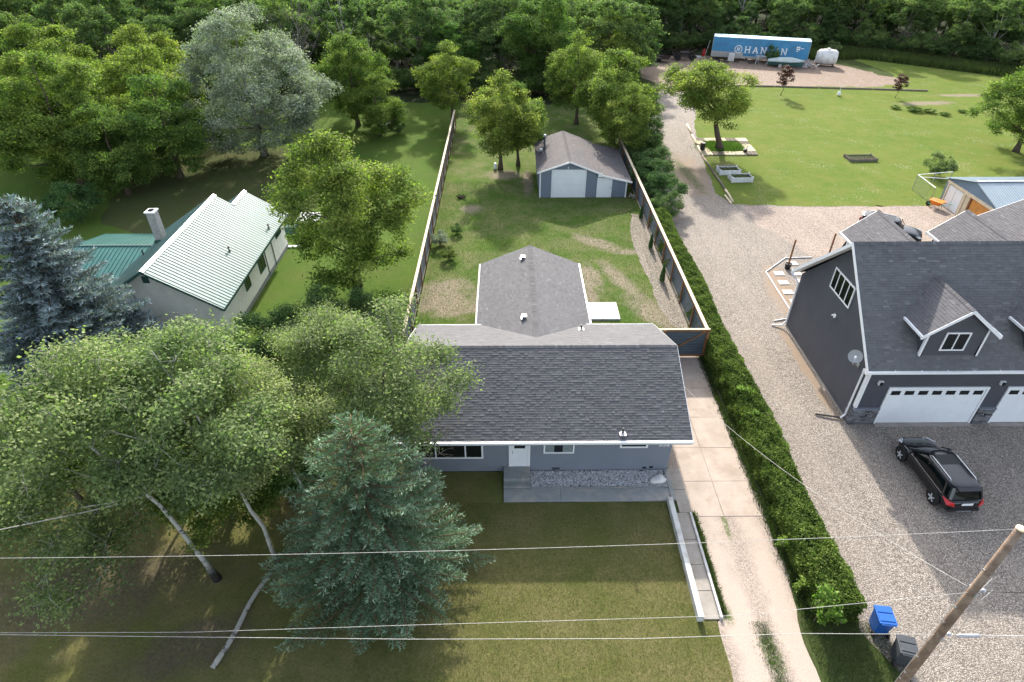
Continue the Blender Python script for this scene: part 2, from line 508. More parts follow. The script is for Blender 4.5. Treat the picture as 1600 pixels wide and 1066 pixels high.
M['drive_slab'] = mat('driveway_slab', (.385, .32, .27), .85, .2, var=.12, scale=1.1, bump=.3, bscale=35, dirt=(.30, .24, .19), dscale=.9)
M['lime'] = leaf_mat('lime_leaf', (.08, .15, .012), (.15, .25, .02), (.25, .36, .04), .4)
M['plum'] = leaf_mat('plum_leaf', (.04, .012, .014), (.10, .025, .025), (.17, .05, .04), .3)
M['blade'] = leaf_mat('grass_blade', (.06, .085, .02), (.12, .14, .032), (.22, .21, .07), .35, .08, .8)
M['blade_green'] = leaf_mat('green_blade', (.045, .07, .018), (.075, .11, .028), (.12, .165, .04), .3, .1, .7)

# ================================================================== GROUND
def jitter_poly(pts, step=.5, amp=.12, seed=0):
    out = []
    n = len(pts)
    for i in range(n):
        a = Vector(pts[i]); b = Vector(pts[(i + 1) % n])
        m = max(1, int((b - a).length / step))
        for k in range(m):
            p = a.lerp(b, k / m)
            q = noise.noise_vector(Vector((p.x * .9, p.y * .9, seed * 3.7))) * amp * 1.6 + noise.noise_vector(Vector((p.x * 3.1, p.y * 3.1, seed))) * amp * .7
            out.append((p.x + q.x, p.y + q.y))
    return out
def sheet(name, pts, z, m, step=.5, amp=.12, seed=0, kind='structure'):
    P = jitter_poly(pts, step, amp, seed) if amp else [tuple(p) for p in pts]
    tris = tessellate_polygon([[Vector((x, y, 0)) for x, y in P]])
    me = bpy.data.meshes.new(name)
    F = []
    for t in tris:
        a, b, c = [P[i] for i in t]
        if (b[0] - a[0]) * (c[1] - a[1]) - (b[1] - a[1]) * (c[0] - a[0]) < 0: t = (t[0], t[2], t[1])
        F.append(tuple(t))
    me.from_pydata([(x, y, z) for x, y in P], [], F)
    me.materials.append(m)
    o = link(name, me)
    if kind: o['kind'] = kind
    return o

g_base = grass_mat('rough_grass', (.025, .04, .012), (.045, .075, .018), (.07, .1, .024), dry=(.09, .07, .045), dryamt=.5)
sheet('ground', [(-1500, -600), (1500, -600), (1500, 2500), (-1500, 2500)], 0.0, g_base, amp=0)
g_front = grass_mat('front_lawn', (.055, .068, .016), (.11, .128, .028), (.17, .17, .042), dry=(.22, .18, .09), dryamt=.85,
                    soil=(.155, .13, .085), blobs=[(-18, 15, 5.0, 2.2, .2), (-12.5, 12.6, 2.6, 1.1, .4), (-5.6, 15.2, 3.0, 1.8, 0)])
sheet('front_lawn', [(-60, -30), (8.45, -30), (8.45, 13.5), (7.62, 13.6), (7.6, 19.48), (-.3, 19.5), (-.3, 21.5), (-5, 21.5), (-8, 25), (-60, 28)], .004, g_front, amp=.05, seed=1)
g_side = grass_mat('neighbour_lawn', (.03, .07, .010), (.06, .135, .012), (.115, .18, .016), dry=(.12, .11, .05), dryamt=.45)
sheet('neighbour_lawn', [(-90, 40), (-60, 30), (-7.5, 25.5), (-6.55, 30), (-6.55, 90), (-20, 96), (-90, 96)], .004, g_side, amp=.2, seed=2)
g_back = grass_mat('back_lawn', (.028, .065, .010), (.055, .13, .012), (.115, .18, .018), dry=(.24, .20, .12), dryamt=.7, patch=.2,
                   soil=(.32, .27, .20), blobs=[(-4.3, 37.6, 2.6, 1.8, 0), (-3.3, 36.3, 2.2, .55, .25), (-4.6, 39.4, 1.9, 1.5, .3), (7.6, 46.5, 2.6, .8, -.7), (6.3, 41, .8, 2.2, .15), (8.6, 40.5, .7, 3.4, .38), (10.2, 36, 1.1, 2.6, .5),
                                               (-3.4, 53.5, 1.1, .9, 0), (-.3, 61.8, 2.0, 1.2, 0), (5.9, 38.6, .7, 3, .05), (2.1, 60, .55, 3.4, 0), (6, 70, 3, 2, 0), (8.2, 66.5, 2, 1, 0), (9.8, 45, 1.2, .6, 0)])
sheet('back_lawn', [(-6.35, 30.7), (-5, 27), (8.5, 27), (8.6, 31), (12.4, 31.05), (12.4, 92), (-6.35, 92)], .008, g_back, amp=.0, seed=3)
g_right = grass_mat('right_lawn', (.045, .09, .008), (.085, .16, .012), (.165, .21, .024), dry=(.20, .185, .06), dryamt=.6, speck=(.5, .5, .42), patch=.09,
                    soil=(.3, .25, .19), blobs=[(58, 88, 4, 1.0, .1), (66, 92, 4, .8, 0)])
sheet('right_lawn', [(21.2, 54.4), (28, 53.8), (39.6, 53.9), (45, 57), (110, 60), (110, 118), (66, 122), (60, 118), (62, 104), (56, 97.5), (33.5, 98), (27.5, 92), (23.4, 78), (21.2, 64), (20.3, 57)], .008, g_right, amp=.14, seed=4)
g_gravel = gravel_mat('gravel', (.315, .272, .232), (.135, .116, .10), (.56, .50, .44), 22.0, soil=(.27, .195, .135), blobs=[(18.45, 30, .3, 5.2, 0), (20.3, 39, 1.0, 3.5, -.1), (19, 62, 2, 6, 0)],
                      green=(.07, .1, .025), gblobs=[(18.8, 62, .7, 5, .1), (17.9, 71, .6, 5, .1)])
sheet('gravel_yard', [(13.9, 13.0), (14.3, -30), (70, -30), (70, 54.3), (40.2, 54.3), (38.6, 54.6), (26, 54.2), (21.2, 54.8), (20.4, 57), (21.4, 64), (23.6, 78), (27.8, 92), (33.6, 98.2), (24, 99), (17.5, 80), (14.6, 62), (13.6, 48), (13.5, 30)], .004, g_gravel, amp=.1, seed=5)
g_dirt = gravel_mat('bare_dirt', (.29, .215, .165), (.2, .15, .115), (.37, .29, .23), 6.0, soil=(.21, .15, .11))
sheet('dirt_yard', [(23.5, 97.5), (33.4, 97.6), (56, 96.8), (62.5, 99.5), (60, 104), (56, 112), (50, 117), (30, 120), (21, 117), (20, 105)], .012, g_dirt, step=.8, amp=.5, seed=6)
g_pale = gravel_mat('pale_dirt', (.37, .30, .25), (.28, .22, .18), (.46, .385, .33), 12.0)
sheet('packed_dirt_pad', [(24.5, 44), (40.5, 44), (40.8, 51), (39.6, 53.8), (28, 53.6), (22, 54), (22.5, 50)], .008, g_pale, amp=.35, seed=7)
g_drive = gravel_mat('driveway_gravel', (.37, .305, .255), (.23, .185, .15), (.5, .43, .37), 26.0, bd=.008, soil=(.41, .34, .285), blobs=[(9.4, 12, .75, 9, 0), (11.3, 12, .7, 9, 0)],
                     green=(.08, .11, .03), gblobs=[(10.2, 12.2, .38, 1.0, .1), (10.1, 10, .4, 1.4, 0), (8.72, 16.2, .12, 2.6, 0), (10.15, 18.2, .14, 1.1, 0), (8.9, 13.7, .25, .5, 0)])
sheet('driveway', [(8.2, 31.2), (8.2, 21.6), (8.7, 21), (8.72, 13.7), (8.4, 13.4), (8.3, -30), (12.2, -30), (11.9, 8), (11.55, 12.5), (12.1, 15.5), (12.35, 20), (12.45, 31.2)], .008, g_drive, amp=.09, seed=8)
g_verge = grass_mat('verge_grass', (.03, .045, .012), (.055, .085, .02), (.09, .12, .03), dry=(.1, .08, .045), dryamt=.4)
sheet('verge_grass', [(12.2, -30), (11.95, 8), (11.6, 12.4), (12.1, 14.0), (14.2, 13.5), (14.05, 13), (15.3, 10), (15.6, -30)], .012, g_verge, amp=.08, seed=9)
g_bed = gravel_mat('bed_gravel', (.31, .265, .22), (.19, .165, .14), (.45, .4, .34), 14.0)
sheet('gravel_bed', [(12.3, 33.7), (12.35, 52), (11.3, 52.3), (10.7, 49), (10.5, 45), (10.75, 40), (10.8, 36.6), (11.2, 34.4)], .014, g_bed, amp=.1, seed=10)
g_litter = grass_mat('shaded_floor', (.04, .05, .018), (.065, .085, .025), (.09, .115, .03), dry=(.1, .08, .05), dryamt=.6)
sheet('shaded_floor', [(-36, 51), (-29, 46.5), (-19, 49.5), (-17, 60), (-20, 70), (-34, 70), (-40, 60)], .008, g_litter, amp=.6, step=1.0, seed=11)
g_litter2 = grass_mat('wood_floor', (.015, .02, .01), (.025, .035, .014), (.035, .05, .018))
sheet('forest_floor', [(-140, 91), (-20, 90), (8, 88), (19, 98), (20, 118), (48, 119), (68, 118), (80, 108), (120, 100), (200, 100), (200, 300), (-200, 300)], .012, g_litter2, amp=.8, step=2.0, seed=12)

# ================================================================== FOLIAGE
def unit(a):
    return a / np.maximum(np.linalg.norm(a, axis=-1, keepdims=True), 1e-9)
def leaves(centers, nrm, size, rng, aspect=.62, fold=False):
    """rhombic leaves: centers (n,3), nrm (n,3), size (n,)"""
    n = len(centers)
    t = unit(np.cross(nrm, rng.normal(size=(n, 3))))
    b = np.cross(nrm, t)
    s = size[:, None]
    V = np.empty((n, 4, 3))
    V[:, 0] = centers - t * s * .5
    V[:, 1] = centers + b * s * .5 * aspect + t * s * .05
    V[:, 2] = centers + t * s * .5
    V[:, 3] = centers - b * s * .5 * aspect + t * s * .05
    return V

def make_tree(seed, H=10.0, R=4.5, lo=.3, nclump=60, nspray=9, nleaf=30, leaf=.16, rc=.26, spray=.16, trunk=.2, m_leaf='maple', m_bark='bark', shape=1.0, lean=(0, 0), bare=.0, spread=1.0, twist=.5, limbs=9, hang=0.0, nlobe=13, lobe=.36, clear=False, fmin=.22):
    """returns (trunk mesh, crown mesh). crown = clumps > sprays > leaves, in real leaf-size faces"""
    rng = np.random.default_rng(seed)
    z0 = H * lo; zc = (z0 + H) / 2; hz = (H - z0) / 2
    lobes = []
    tries = 0
    while len(lobes) < nlobe and tries < 4000:
        tries += 1
        d = unit(rng.normal(size=3)); r = rng.uniform(.25, 1.0) ** .4
        p = d * r
        zz = p[2]
        w = 1.0 - .35 * max(0, zz) ** 1.5 * shape - .2 * max(0, -zz) ** 2
        rl = R * lobe * rng.uniform(.75, 1.25)
        q = np.array([p[0] * (R - rl) * w, p[1] * (R - rl) * w, zc + zz * (hz - rl * .75)])
        q[:2] *= 1 + .2 * math.sin(3 * math.atan2(p[1], p[0]) + seed)
        q[0] += lean[0] * (q[2] / H); q[1] += lean[1] * (q[2] / H)
        if any(np.linalg.norm(q - c) < R * lobe * .95 for c, _ in lobes): continue
        lobes.append((q, rl))
    cl = []
    tries = 0
    while len(cl) < nclump and tries < nclump * 40:
        tries += 1
        lc, rl = lobes[int(rng.integers(len(lobes)))]
        out = unit(lc - np.array([lean[0] * .6, lean[1] * .6, zc - hz * .2]))
        d = unit(rng.normal(size=3) + out * .5 + np.array([0, 0, .35]))
        q = lc + d * rl * rng.uniform(.55, 1.0) * np.array([1, 1, .8])
        if q[2] < z0 * .8 + .2: continue
        if clear and q[1] < 1.3 and q[2] < H * .80 and q[0] > -1.7 - .27 * q[2]: continue
        if any(np.linalg.norm(q - c) < r2 * .62 for c, r2 in lobes if c is not lc): continue
        if any(np.linalg.norm(q - c) < R * rc * .55 for c in cl): continue
        cl.append(q)
    cl = np.array(cl)
    top = np.array([lean[0], lean[1], H * .93])
    # --- wood
    mb = MB()
    def bez(a, b, c, n=6):
        return [a * (1 - t) ** 2 + b * 2 * t * (1 - t) + c * t * t for t in np.linspace(0, 1, n)]
    mid = np.array([lean[0] * .2 + rng.normal() * .2 * twist, lean[1] * .2 + rng.normal() * .2 * twist, H * .45])
    tp = bez(np.zeros(3), mid, top, 10)
    for i in range(2, 9): tp[i] = tp[i] + rng.normal(size=3) * np.array([.09, .09, 0]) * twist * 2
    tp[0][2] = -.1
    mb.tube(tp, [trunk * (1.7 if i == 0 else 1 - .88 * (i / 9)) for i in range(10)], 8)
    # limbs: farthest clumps grouped
    order = np.argsort(-np.linalg.norm(cl[:, :2] - np.array(lean) * .5, axis=1))
    mains = []
    for i in order:
        if len(mains) >= limbs: break
        if all(np.linalg.norm(cl[i] - cl[j]) > R * .45 for j in mains): mains.append(i)
    limbpts = [(tp[k], trunk * (1 - .88 * k / 9) * .45) for k in range(3, 10)]
    for i in mains:
        e = cl[i]
        f = min(.8, max(fmin, (e[2] / H) - .28 * rng.uniform(.6, 1.3)))
        k = f * 9; a = tp[int(k)] * (1 - k % 1) + tp[min(9, int(k) + 1)] * (k % 1)
        c = (a + e) / 2 + np.array([0, 0, (e[2] - a[2]) * .05 - hz * .06])
        pts = bez(a, c, e, 6)
        for j in range(1, 5): pts[j] = pts[j] + rng.normal(size=3) * .12 * twist
        r0 = trunk * (.36 if clear else .5) * (1 - .6 * f)
        mb.tube(pts, [r0 * (1 - .8 * j / 5) * .8 + .008 for j in range(6)], 5, cap=False)
        limbpts += [(p, r0 * (1 - .8 * j / 5) * .5) for j, p in enumerate(pts)]
    LP = [np.array(p) for p, _ in limbpts]; LR = [r for _, r in limbpts]
    rest = [i for i in range(len(cl)) if i not in mains]
    base_pts = np.array(LP)
    rest.sort(key=lambda i: float(np.min(np.linalg.norm(base_pts - cl[i], axis=1))))
    for i in rest:                                   # each clump grows from the nearest wood, earlier twigs included
        e = cl[i]
        A_ = np.array(LP)
        cost = np.linalg.norm(A_ - e, axis=1) + .6 * np.maximum(0, A_[:, 2] - e[2] + .3)
        j = int(np.argmin(cost)); a = A_[j]
        c = (a + e) / 2 + rng.normal(size=3) * .15 * max(twist, .4)
        r0 = max(.012, LR[j] * .75)
        pts = bez(a, c, e, 5)
        mb.tube(pts, [r0, r0 * .85, r0 * .7, r0 * .5, .008], 4, cap=False)
        LP += pts[1:]; LR += [r0 * .8, r0 * .7, r0 * .55, r0 * .4]
    # --- leaves
    CS = []; NS = []; SS = []; TT = []; twig = []
    for i, c in enumerate(cl):
        r = R * rc * rng.uniform(.75, 1.25)
        out = unit(c - np.array([lean[0] * .6, lean[1] * .6, zc - hz * .3]))
        isbare = rng.uniform() < bare
        ct = rng.normal() * .15
        for s_ in range(nspray):
            d = unit(rng.normal(size=3) + out * .55 + np.array([0, 0, .25]))
            sp = c + d * r * rng.uniform(.45, 1.0) * np.array([spread, spread, .78])
            if rng.uniform() < .45 or isbare: twig.append((c, sp + d * .1))
            if isbare and rng.uniform() < .7: continue
            n = int(nleaf * rng.uniform(.6, 1.4))
            off = rng.normal(size=(n, 3)) * (R * spray * .5) * np.array([1, 1, .5])
            off[:, 2] -= hang * np.abs(rng.normal(size=n))
            P = sp + off
            N = unit(d * .55 + np.array([0, 0, .8]) + rng.normal(size=(n, 3)) * .62)
            CS.append(P); NS.append(N)
            SS.append(leaf * rng.uniform(.65, 1.35, size=n))
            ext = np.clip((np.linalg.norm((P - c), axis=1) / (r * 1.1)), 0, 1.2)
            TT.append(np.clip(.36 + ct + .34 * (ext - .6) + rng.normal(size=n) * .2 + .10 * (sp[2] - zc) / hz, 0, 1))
    for a, b in twig:
        mb.tube([a, (a + b) / 2 + rng.normal(size=3) * .04, b], [.014, .01, .005], 3, cap=False)
    P = np.concatenate(CS); N = np.concatenate(NS); S = np.concatenate(SS); T = np.concatenate(TT)
    keep = P[:, 2] > .12
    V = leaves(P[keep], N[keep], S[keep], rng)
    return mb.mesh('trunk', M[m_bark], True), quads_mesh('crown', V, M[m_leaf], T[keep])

def make_spruce(seed, H=9.0, R=4.0, lo=.05, dz=.36, nb=9, m_leaf='spruce', tuft=.15, dens=1.0, power=.75):
    rng = np.random.default_rng(seed)
    mb = MB()
    mb.tube([(0, 0, -.1), (.03, 0, H * .3), (0, .04, H * .7), (0, 0, H)], [.2, .14, .07, .012], 8)
    A = []; D = []; S = []; T = []
    z = H * lo; lev = 0
    while z < H * .985:
        f = (z - H * lo) / (H * (1 - lo))
        L0 = R * (1 - f) ** power + .12
        n = max(4, int(nb * (1 - .45 * f)))
        a0 = rng.uniform(0, 6.28)
        for k in range(n):
            az = a0 + 2 * PI * k / n + rng.normal() * .22
            az_f = 1 + .10 * math.sin(2 * az + seed) + .08 * math.sin(5 * az + z * .9)
            L = L0 * az_f * rng.uniform(.88, 1.07)
            dr = np.array([math.cos(az), math.sin(az), 0.0]); side = np.array([-dr[1], dr[0], 0.0])
            z1 = z + rng.normal() * .07
            droop = -.13 * (1 - f) - .02 + .5 * max(0, f - .6)
            m = max(3, int(L / .22))
            pts = []
            for j in range(m + 1):
                t = j / m
                pts.append(np.array([0, 0, z1]) + dr * L * t + np.array([0, 0, 1]) * L * (droop * t + .16 * t * t) + side * .08 * L * math.sin(t * 3 + k))
            if L > .5: mb.tube(pts[::max(1, m // 4)] + [pts[-1]], [.034 * (1 - .8 * q / 5) + .006 for q in range(len(pts[::max(1, m // 4)]) + 1)], 4, cap=False)
            bt = rng.normal() * .12
            # twigs
            step = .105 / dens
            nn = int(L / step)
            for j in range(int(nn * .12), nn + 1):
                t = j / max(nn, 1)
                q = t * m; i0 = min(m - 1, int(q)); p = pts[i0] * (1 - (q - i0)) + pts[i0 + 1] * (q - i0)
                ax = unit(pts[i0 + 1] - pts[i0])
                for sg in (-1, 1):
                    tl = min(.95, (.13 + .30 * L * (1 - t) * (.3 + t) * 1.2)) * rng.uniform(.55, 1.15)
                    td = unit(ax * .75 + side * sg * .85 + np.array([0, 0, -.04 + .06 * rng.normal()]))
                    nt = max(2, int(tl / (.06 / dens)))
                    u = (np.arange(nt) + rng.uniform(0, 1, nt)) / nt
                    P = p + td * (u * tl)[:, None] + np.array([0, 0, -.12]) * (u * u * tl)[:, None]
                    dd = unit(td * .8 + rng.normal(size=(nt, 3)) * .42 + np.array([0, 0, .22]))
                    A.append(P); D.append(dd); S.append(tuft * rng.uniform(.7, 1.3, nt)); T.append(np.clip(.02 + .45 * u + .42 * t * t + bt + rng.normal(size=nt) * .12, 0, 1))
        z += dz * (1 - .35 * f) * rng.uniform(.85, 1.15); lev += 1
    A = np.concatenate(A); D = np.concatenate(D); S = np.concatenate(S); T = np.concatenate(T)
    n = len(A)
    w = unit(np.cross(D, rng.normal(size=(n, 3)))) * (S * .17)[:, None]
    V = np.empty((n, 3, 3)); V[:, 0] = A - w; V[:, 1] = A + w; V[:, 2] = A + D * S[:, None]
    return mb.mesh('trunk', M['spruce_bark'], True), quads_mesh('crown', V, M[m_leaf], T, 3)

PROTO = {}
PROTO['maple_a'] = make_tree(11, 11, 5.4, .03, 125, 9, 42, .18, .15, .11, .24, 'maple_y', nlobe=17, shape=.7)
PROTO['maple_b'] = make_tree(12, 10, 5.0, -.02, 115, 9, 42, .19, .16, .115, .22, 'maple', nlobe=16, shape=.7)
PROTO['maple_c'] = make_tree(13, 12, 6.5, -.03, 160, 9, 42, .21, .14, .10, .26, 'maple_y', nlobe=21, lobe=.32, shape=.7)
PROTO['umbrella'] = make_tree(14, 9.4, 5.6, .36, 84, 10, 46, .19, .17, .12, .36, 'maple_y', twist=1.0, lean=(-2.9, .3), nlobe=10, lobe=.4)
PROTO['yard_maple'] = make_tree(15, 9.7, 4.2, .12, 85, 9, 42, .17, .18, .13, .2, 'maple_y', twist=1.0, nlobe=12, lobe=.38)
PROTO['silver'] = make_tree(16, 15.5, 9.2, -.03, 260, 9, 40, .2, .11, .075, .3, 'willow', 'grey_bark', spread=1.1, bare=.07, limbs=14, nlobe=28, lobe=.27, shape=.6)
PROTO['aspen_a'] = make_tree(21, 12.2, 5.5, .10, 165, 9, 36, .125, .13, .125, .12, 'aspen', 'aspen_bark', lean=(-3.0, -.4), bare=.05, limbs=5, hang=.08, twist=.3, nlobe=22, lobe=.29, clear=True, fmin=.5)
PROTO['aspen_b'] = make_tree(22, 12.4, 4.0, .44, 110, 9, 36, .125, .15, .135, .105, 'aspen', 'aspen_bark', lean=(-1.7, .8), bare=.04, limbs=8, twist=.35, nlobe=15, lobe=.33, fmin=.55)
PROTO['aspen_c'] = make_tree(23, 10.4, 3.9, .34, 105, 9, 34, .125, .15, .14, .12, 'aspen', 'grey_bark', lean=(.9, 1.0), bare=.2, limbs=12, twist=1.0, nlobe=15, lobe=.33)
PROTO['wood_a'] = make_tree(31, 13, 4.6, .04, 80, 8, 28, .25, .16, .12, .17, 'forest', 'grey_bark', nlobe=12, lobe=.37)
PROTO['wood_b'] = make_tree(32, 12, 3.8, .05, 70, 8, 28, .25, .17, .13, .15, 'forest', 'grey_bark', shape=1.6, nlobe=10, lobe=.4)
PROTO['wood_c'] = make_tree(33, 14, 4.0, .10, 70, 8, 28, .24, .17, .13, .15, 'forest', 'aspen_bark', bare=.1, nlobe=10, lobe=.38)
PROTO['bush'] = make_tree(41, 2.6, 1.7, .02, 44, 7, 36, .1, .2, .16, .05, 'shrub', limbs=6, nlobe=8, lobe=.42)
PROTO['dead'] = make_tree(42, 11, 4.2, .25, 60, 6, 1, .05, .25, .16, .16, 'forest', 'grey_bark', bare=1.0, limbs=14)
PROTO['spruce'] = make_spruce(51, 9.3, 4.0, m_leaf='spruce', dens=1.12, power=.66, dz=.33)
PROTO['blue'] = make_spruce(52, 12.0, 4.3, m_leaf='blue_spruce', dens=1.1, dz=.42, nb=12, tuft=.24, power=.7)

def plant(name, proto, loc, label, cat='tree', group=None, scale=1.0, rz=0.0, sz=None, crown_mat=None):
    e = empty(name, (loc[0], loc[1], 0), rz, label, cat, group)
    e.scale = (scale, scale, sz if sz is not None else scale)
    t, c = PROTO[proto]
    link('trunk', t, e)
    co = link('crown', c, e)
    if crown_mat:
        co.material_slots[0].link = 'OBJECT'; co.material_slots[0].material = M[crown_mat]
    return e

# --- trees near the street
plant('spruce_tree', 'spruce', (-5.5, 15.5), 'dense green spruce standing in the front lawn before the grey house', 'spruce')
plant('spruce_tree', 'blue', (-24.4, 28.5), 'tall silvery blue spruce at the left edge beside the white house', 'spruce', rz=1.0)
plant('aspen_tree', 'aspen_a', (-12.55, 15.5), 'leaning aspen with dark-footed trunk and sprawling crown over the brown lawn', 'tree')
plant('aspen_tree', 'aspen_b', (-10.06, 16.1), 'slender aspen with white curved trunk just left of the green spruce', 'tree', rz=.2)
plant('aspen_tree', 'aspen_c', (-5.9, 20.3), 'aspen with bare grey twigs reaching over the left end of the charcoal roof', 'tree')
plant('aspen_tree', 'aspen_b', (-15.2, 20.6), 'aspen behind the leaning one, crown hiding the white house corner', 'tree', rz=2.1, scale=.84)
plant('aspen_tree', 'aspen_b', (-8.9, 18.4), 'thin aspen wedged between the white-trunked aspen and the spruce top', 'tree', rz=.9, scale=.8)
plant('aspen_tree', 'aspen_a', (-10.3, 22.6), 'light green aspen between the white house and the spruce top', 'tree', rz=2.9, scale=.74)
plant('maple_tree', 'maple_b', (-13.0, 18.9), 'low round yellow-green tree under the aspens', 'tree', scale=.66, crown_mat='maple_y')
plant('maple_tree', 'maple_b', (-10.2, 20.6), 'dark leafy low tree behind the white aspen trunk', 'tree', scale=.5, rz=2)
plant('maple_tree', 'yard_maple', (-20.5, 19.5), 'dark low tree at the left edge under the blue spruce', 'tree', scale=.7, rz=2)
plant('maple_tree', 'maple_b', (-26, 21.5), 'bushy green tree at the left edge below the blue spruce', 'tree', scale=.66, rz=1)
plant('maple_tree', 'maple_b', (-18.3, 22.5), 'unseen bushy tree added behind the sprawling aspen to shade the left lawn', 'tree', scale=.64, rz=3)  # added tree, hidden by the aspens, that casts shade on the left lawn
plant('bare_tree', 'dead', (-8.9, 19.5), 'bare brown tree with tangled dead branches right of the white aspen trunk', 'tree', scale=.62)
plant('bare_tree', 'dead', (-4.4, 20.2), 'dead pale branches reaching over the charcoal roof beside the aspen', 'tree', scale=.72, rz=2)
plant('bare_tree', 'dead', (-7.6, 30.2), 'bare twiggy tree by the near end of the left fence', 'tree', scale=.42, rz=1)
# --- left neighbour
plant('maple_tree', 'maple_a', (-11.2, 39.8), 'large yellow-green maple beside the white house with the metal roof', 'tree', scale=1.04, rz=.6)
plant('silver_poplar', 'silver', (-27.0, 68.0), 'huge silver-grey poplar behind the white house', 'tree')
plant('maple_tree', 'maple_c', (-42.5, 59.5), 'broad green maple left of the silver poplar, nearest of the left grove', 'tree', scale=1.0)
plant('maple_tree', 'maple_b', (-33.5, 61.5), 'dark maple tucked between the broad maple and the silver poplar', 'tree', scale=1.0, rz=2)
plant('maple_tree', 'maple_c', (-52, 76), 'bright green tree at the top left corner', 'tree', scale=1.0, rz=1.3)
plant('maple_tree', 'maple_a', (-43, 80), 'lime green tree behind the broad maple, second from the top left corner', 'tree', scale=1.05, rz=2.3)
plant('maple_tree', 'maple_b', (-62, 70), 'green tree at the left edge above the bright lawn patch', 'tree', scale=1.1, rz=.3)
plant('maple_tree', 'maple_a', (-35, 86), 'green tree rising behind the top of the silver poplar on its left', 'tree', scale=1.0, rz=4)
plant('maple_tree', 'maple_a', (-18.6, 78.5), 'yellow-green maple right of the silver poplar at the lawn edge', 'tree', scale=.98, rz=2.6)
plant('maple_tree', 'maple_b', (-15.2, 74.5), 'smaller yellow-green maple leaning into the lawn beyond the big maple', 'tree', scale=.72, rz=1, crown_mat='maple_y')
plant('shrub', 'bush', (-12.2, 32.6), 'dark green shrub against the corner of the white house', 'shrub', scale=1.5)
plant('shrub', 'bush', (-9.2, 33.6), 'dark green shrub between the white house shrubs and the fence', 'shrub', scale=1.25, rz=1)
plant('shrub', 'bush', (-15.2, 31.2), 'dark shrub below the front gable of the white house', 'shrub', scale=1.3, rz=2)
plant('shrub', 'bush', (-38, 51), 'dark rounded shrub at the foot of the broad left maple', 'shrub', scale=1.5, rz=4)
plant('shrub', 'bush', (-13.2, 75.5), 'low green weed clump in the far left lawn', 'shrub', scale=.7, rz=4)
# --- grey house yard
plant('maple_tree', 'yard_maple', (-.7, 63.5), 'maple in the middle of the back yard behind the grey house', 'tree', scale=1.0)
plant('maple_tree', 'yard_maple', (1.2, 64.6), 'second stem maple growing tight beside the yard maple near the garage', 'tree', scale=.85, rz=2.2)
plant('maple_tree', 'yard_maple', (-6.9, 80.5), 'slim yellow-green maple at the far end of the left fence', 'tree', scale=.95, rz=4, crown_mat='maple_y')
plant('maple_tree', 'maple_b', (12.4, 72.5), 'round maple beside the small garage at the right fence', 'tree', scale=1.0, rz=1.5, crown_mat='maple_y')
plant('maple_tree', 'yard_maple', (8.8, 79), 'green maple behind the small garage roof', 'tree', scale=1.08, rz=3)
plant('maple_tree', 'yard_maple', (13.0, 66), 'low maple spreading over the right fence by the garage', 'tree', scale=.82, rz=5)
# --- right lot
plant('maple_tree', 'umbrella', (24.2, 69.5), 'umbrella-shaped tree with thick leaning trunk standing on pallets', 'tree', rz=0, sz=.95)
plant('maple_tree', 'maple_a', (57.5, 68.5), 'yellow-green tree at the right edge of the big lawn', 'tree', scale=1.08, rz=2, sz=.95)
for (x, y, s, lab) in ((39.4, 92.3, 1.0, 'young red-leaved tree nearest the blue trailer'), (55.2, 90.8, .8, 'small young red-leaved tree alone on the right lawn')):
    if 'plum' not in PROTO: PROTO['plum'] = make_tree(61, 4.0, 1.25, .3, 26, 6, 18, .17, .3, .22, .045, 'plum', limbs=6)
    plant('young_plum_tree', 'plum', (x, y), lab, 'tree', scale=s)
plant('shrub', 'bush', (44.2, 61.2), 'leafy bush behind the blue metal shed', 'shrub', scale=.95, rz=1, crown_mat='aspen')
for i, (x, y, s) in enumerate(((52.5, 85.5, .34), (54.3, 84.2, .5), (56.0, 83.6, .42), (57.4, 82.3, .34), (60.5, 83.6, .3))):
    plant('flower_bed_plant', 'bush', (x, y), ['low green plant at the left end of the lawn bed', 'largest green clump of the lawn bed', 'green clump right of the largest in the lawn bed', 'green clump at the right end of the lawn bed', 'tiny lone plant right of the lawn bed'][i], 'plant', 'green clumps in the right lawn', scale=s * 1.25, rz=i, sz=s * .5, crown_mat='maple')

# --- the wood
rng = np.random.default_rng(5)
def edge_y(x):
    xs = [-140, -62, -45, -30, -16, 5, 19, 22, 50, 62, 75, 95, 140]
    ys = [88, 90, 92, 94, 94, 91.5, 97, 122, 123, 124, 114, 97, 95]
    return float(np.interp(x, xs, ys))
wood = []
tries = 0
while len(wood) < 285 and tries < 40000:
    tries += 1
    x = rng.uniform(-95, 125); d = abs(rng.normal()) * 19 + 2.2
    y = edge_y(x) + d
    if d > 62 or abs(x) > y * .92 + 14: continue
    if any((x - a) ** 2 + (y - b) ** 2 < 4.1 ** 2 for a, b in wood): continue
    wood.append((x, y))
wood_labels = ['tree of the dense wood behind the lots, one of many alike']
for i, (x, y) in enumerate(wood):
    p = ['wood_a', 'wood_b', 'wood_c', 'wood_a'][int(rng.integers(4))]
    s = rng.uniform(.72, 1.1)
    plant('wood_tree', p, (x, y), wood_labels[0], 'tree', 'trees of the wood behind the yards', scale=s, rz=rng.uniform(0, 6.28), sz=s * rng.uniform(.85, 1.12))
i = 0
for x in np.arange(-70, 118, 2.5):
    y = edge_y(x) + rng.uniform(.0, 1.8)
    plant('edge_shrub', 'bush', (x + rng.uniform(-.6, .6), y), 'undergrowth shrub along the foot of the wood, one of many alike', 'shrub', 'shrubs along the edge of the wood', scale=rng.uniform(1.1, 1.9), rz=rng.uniform(0, 6.28), crown_mat='forest')
plant('maple_tree', 'maple_c', (-47.5, 66), 'broad green maple at the left edge touching the nearest grove maple', 'tree', scale=.95, rz=3)
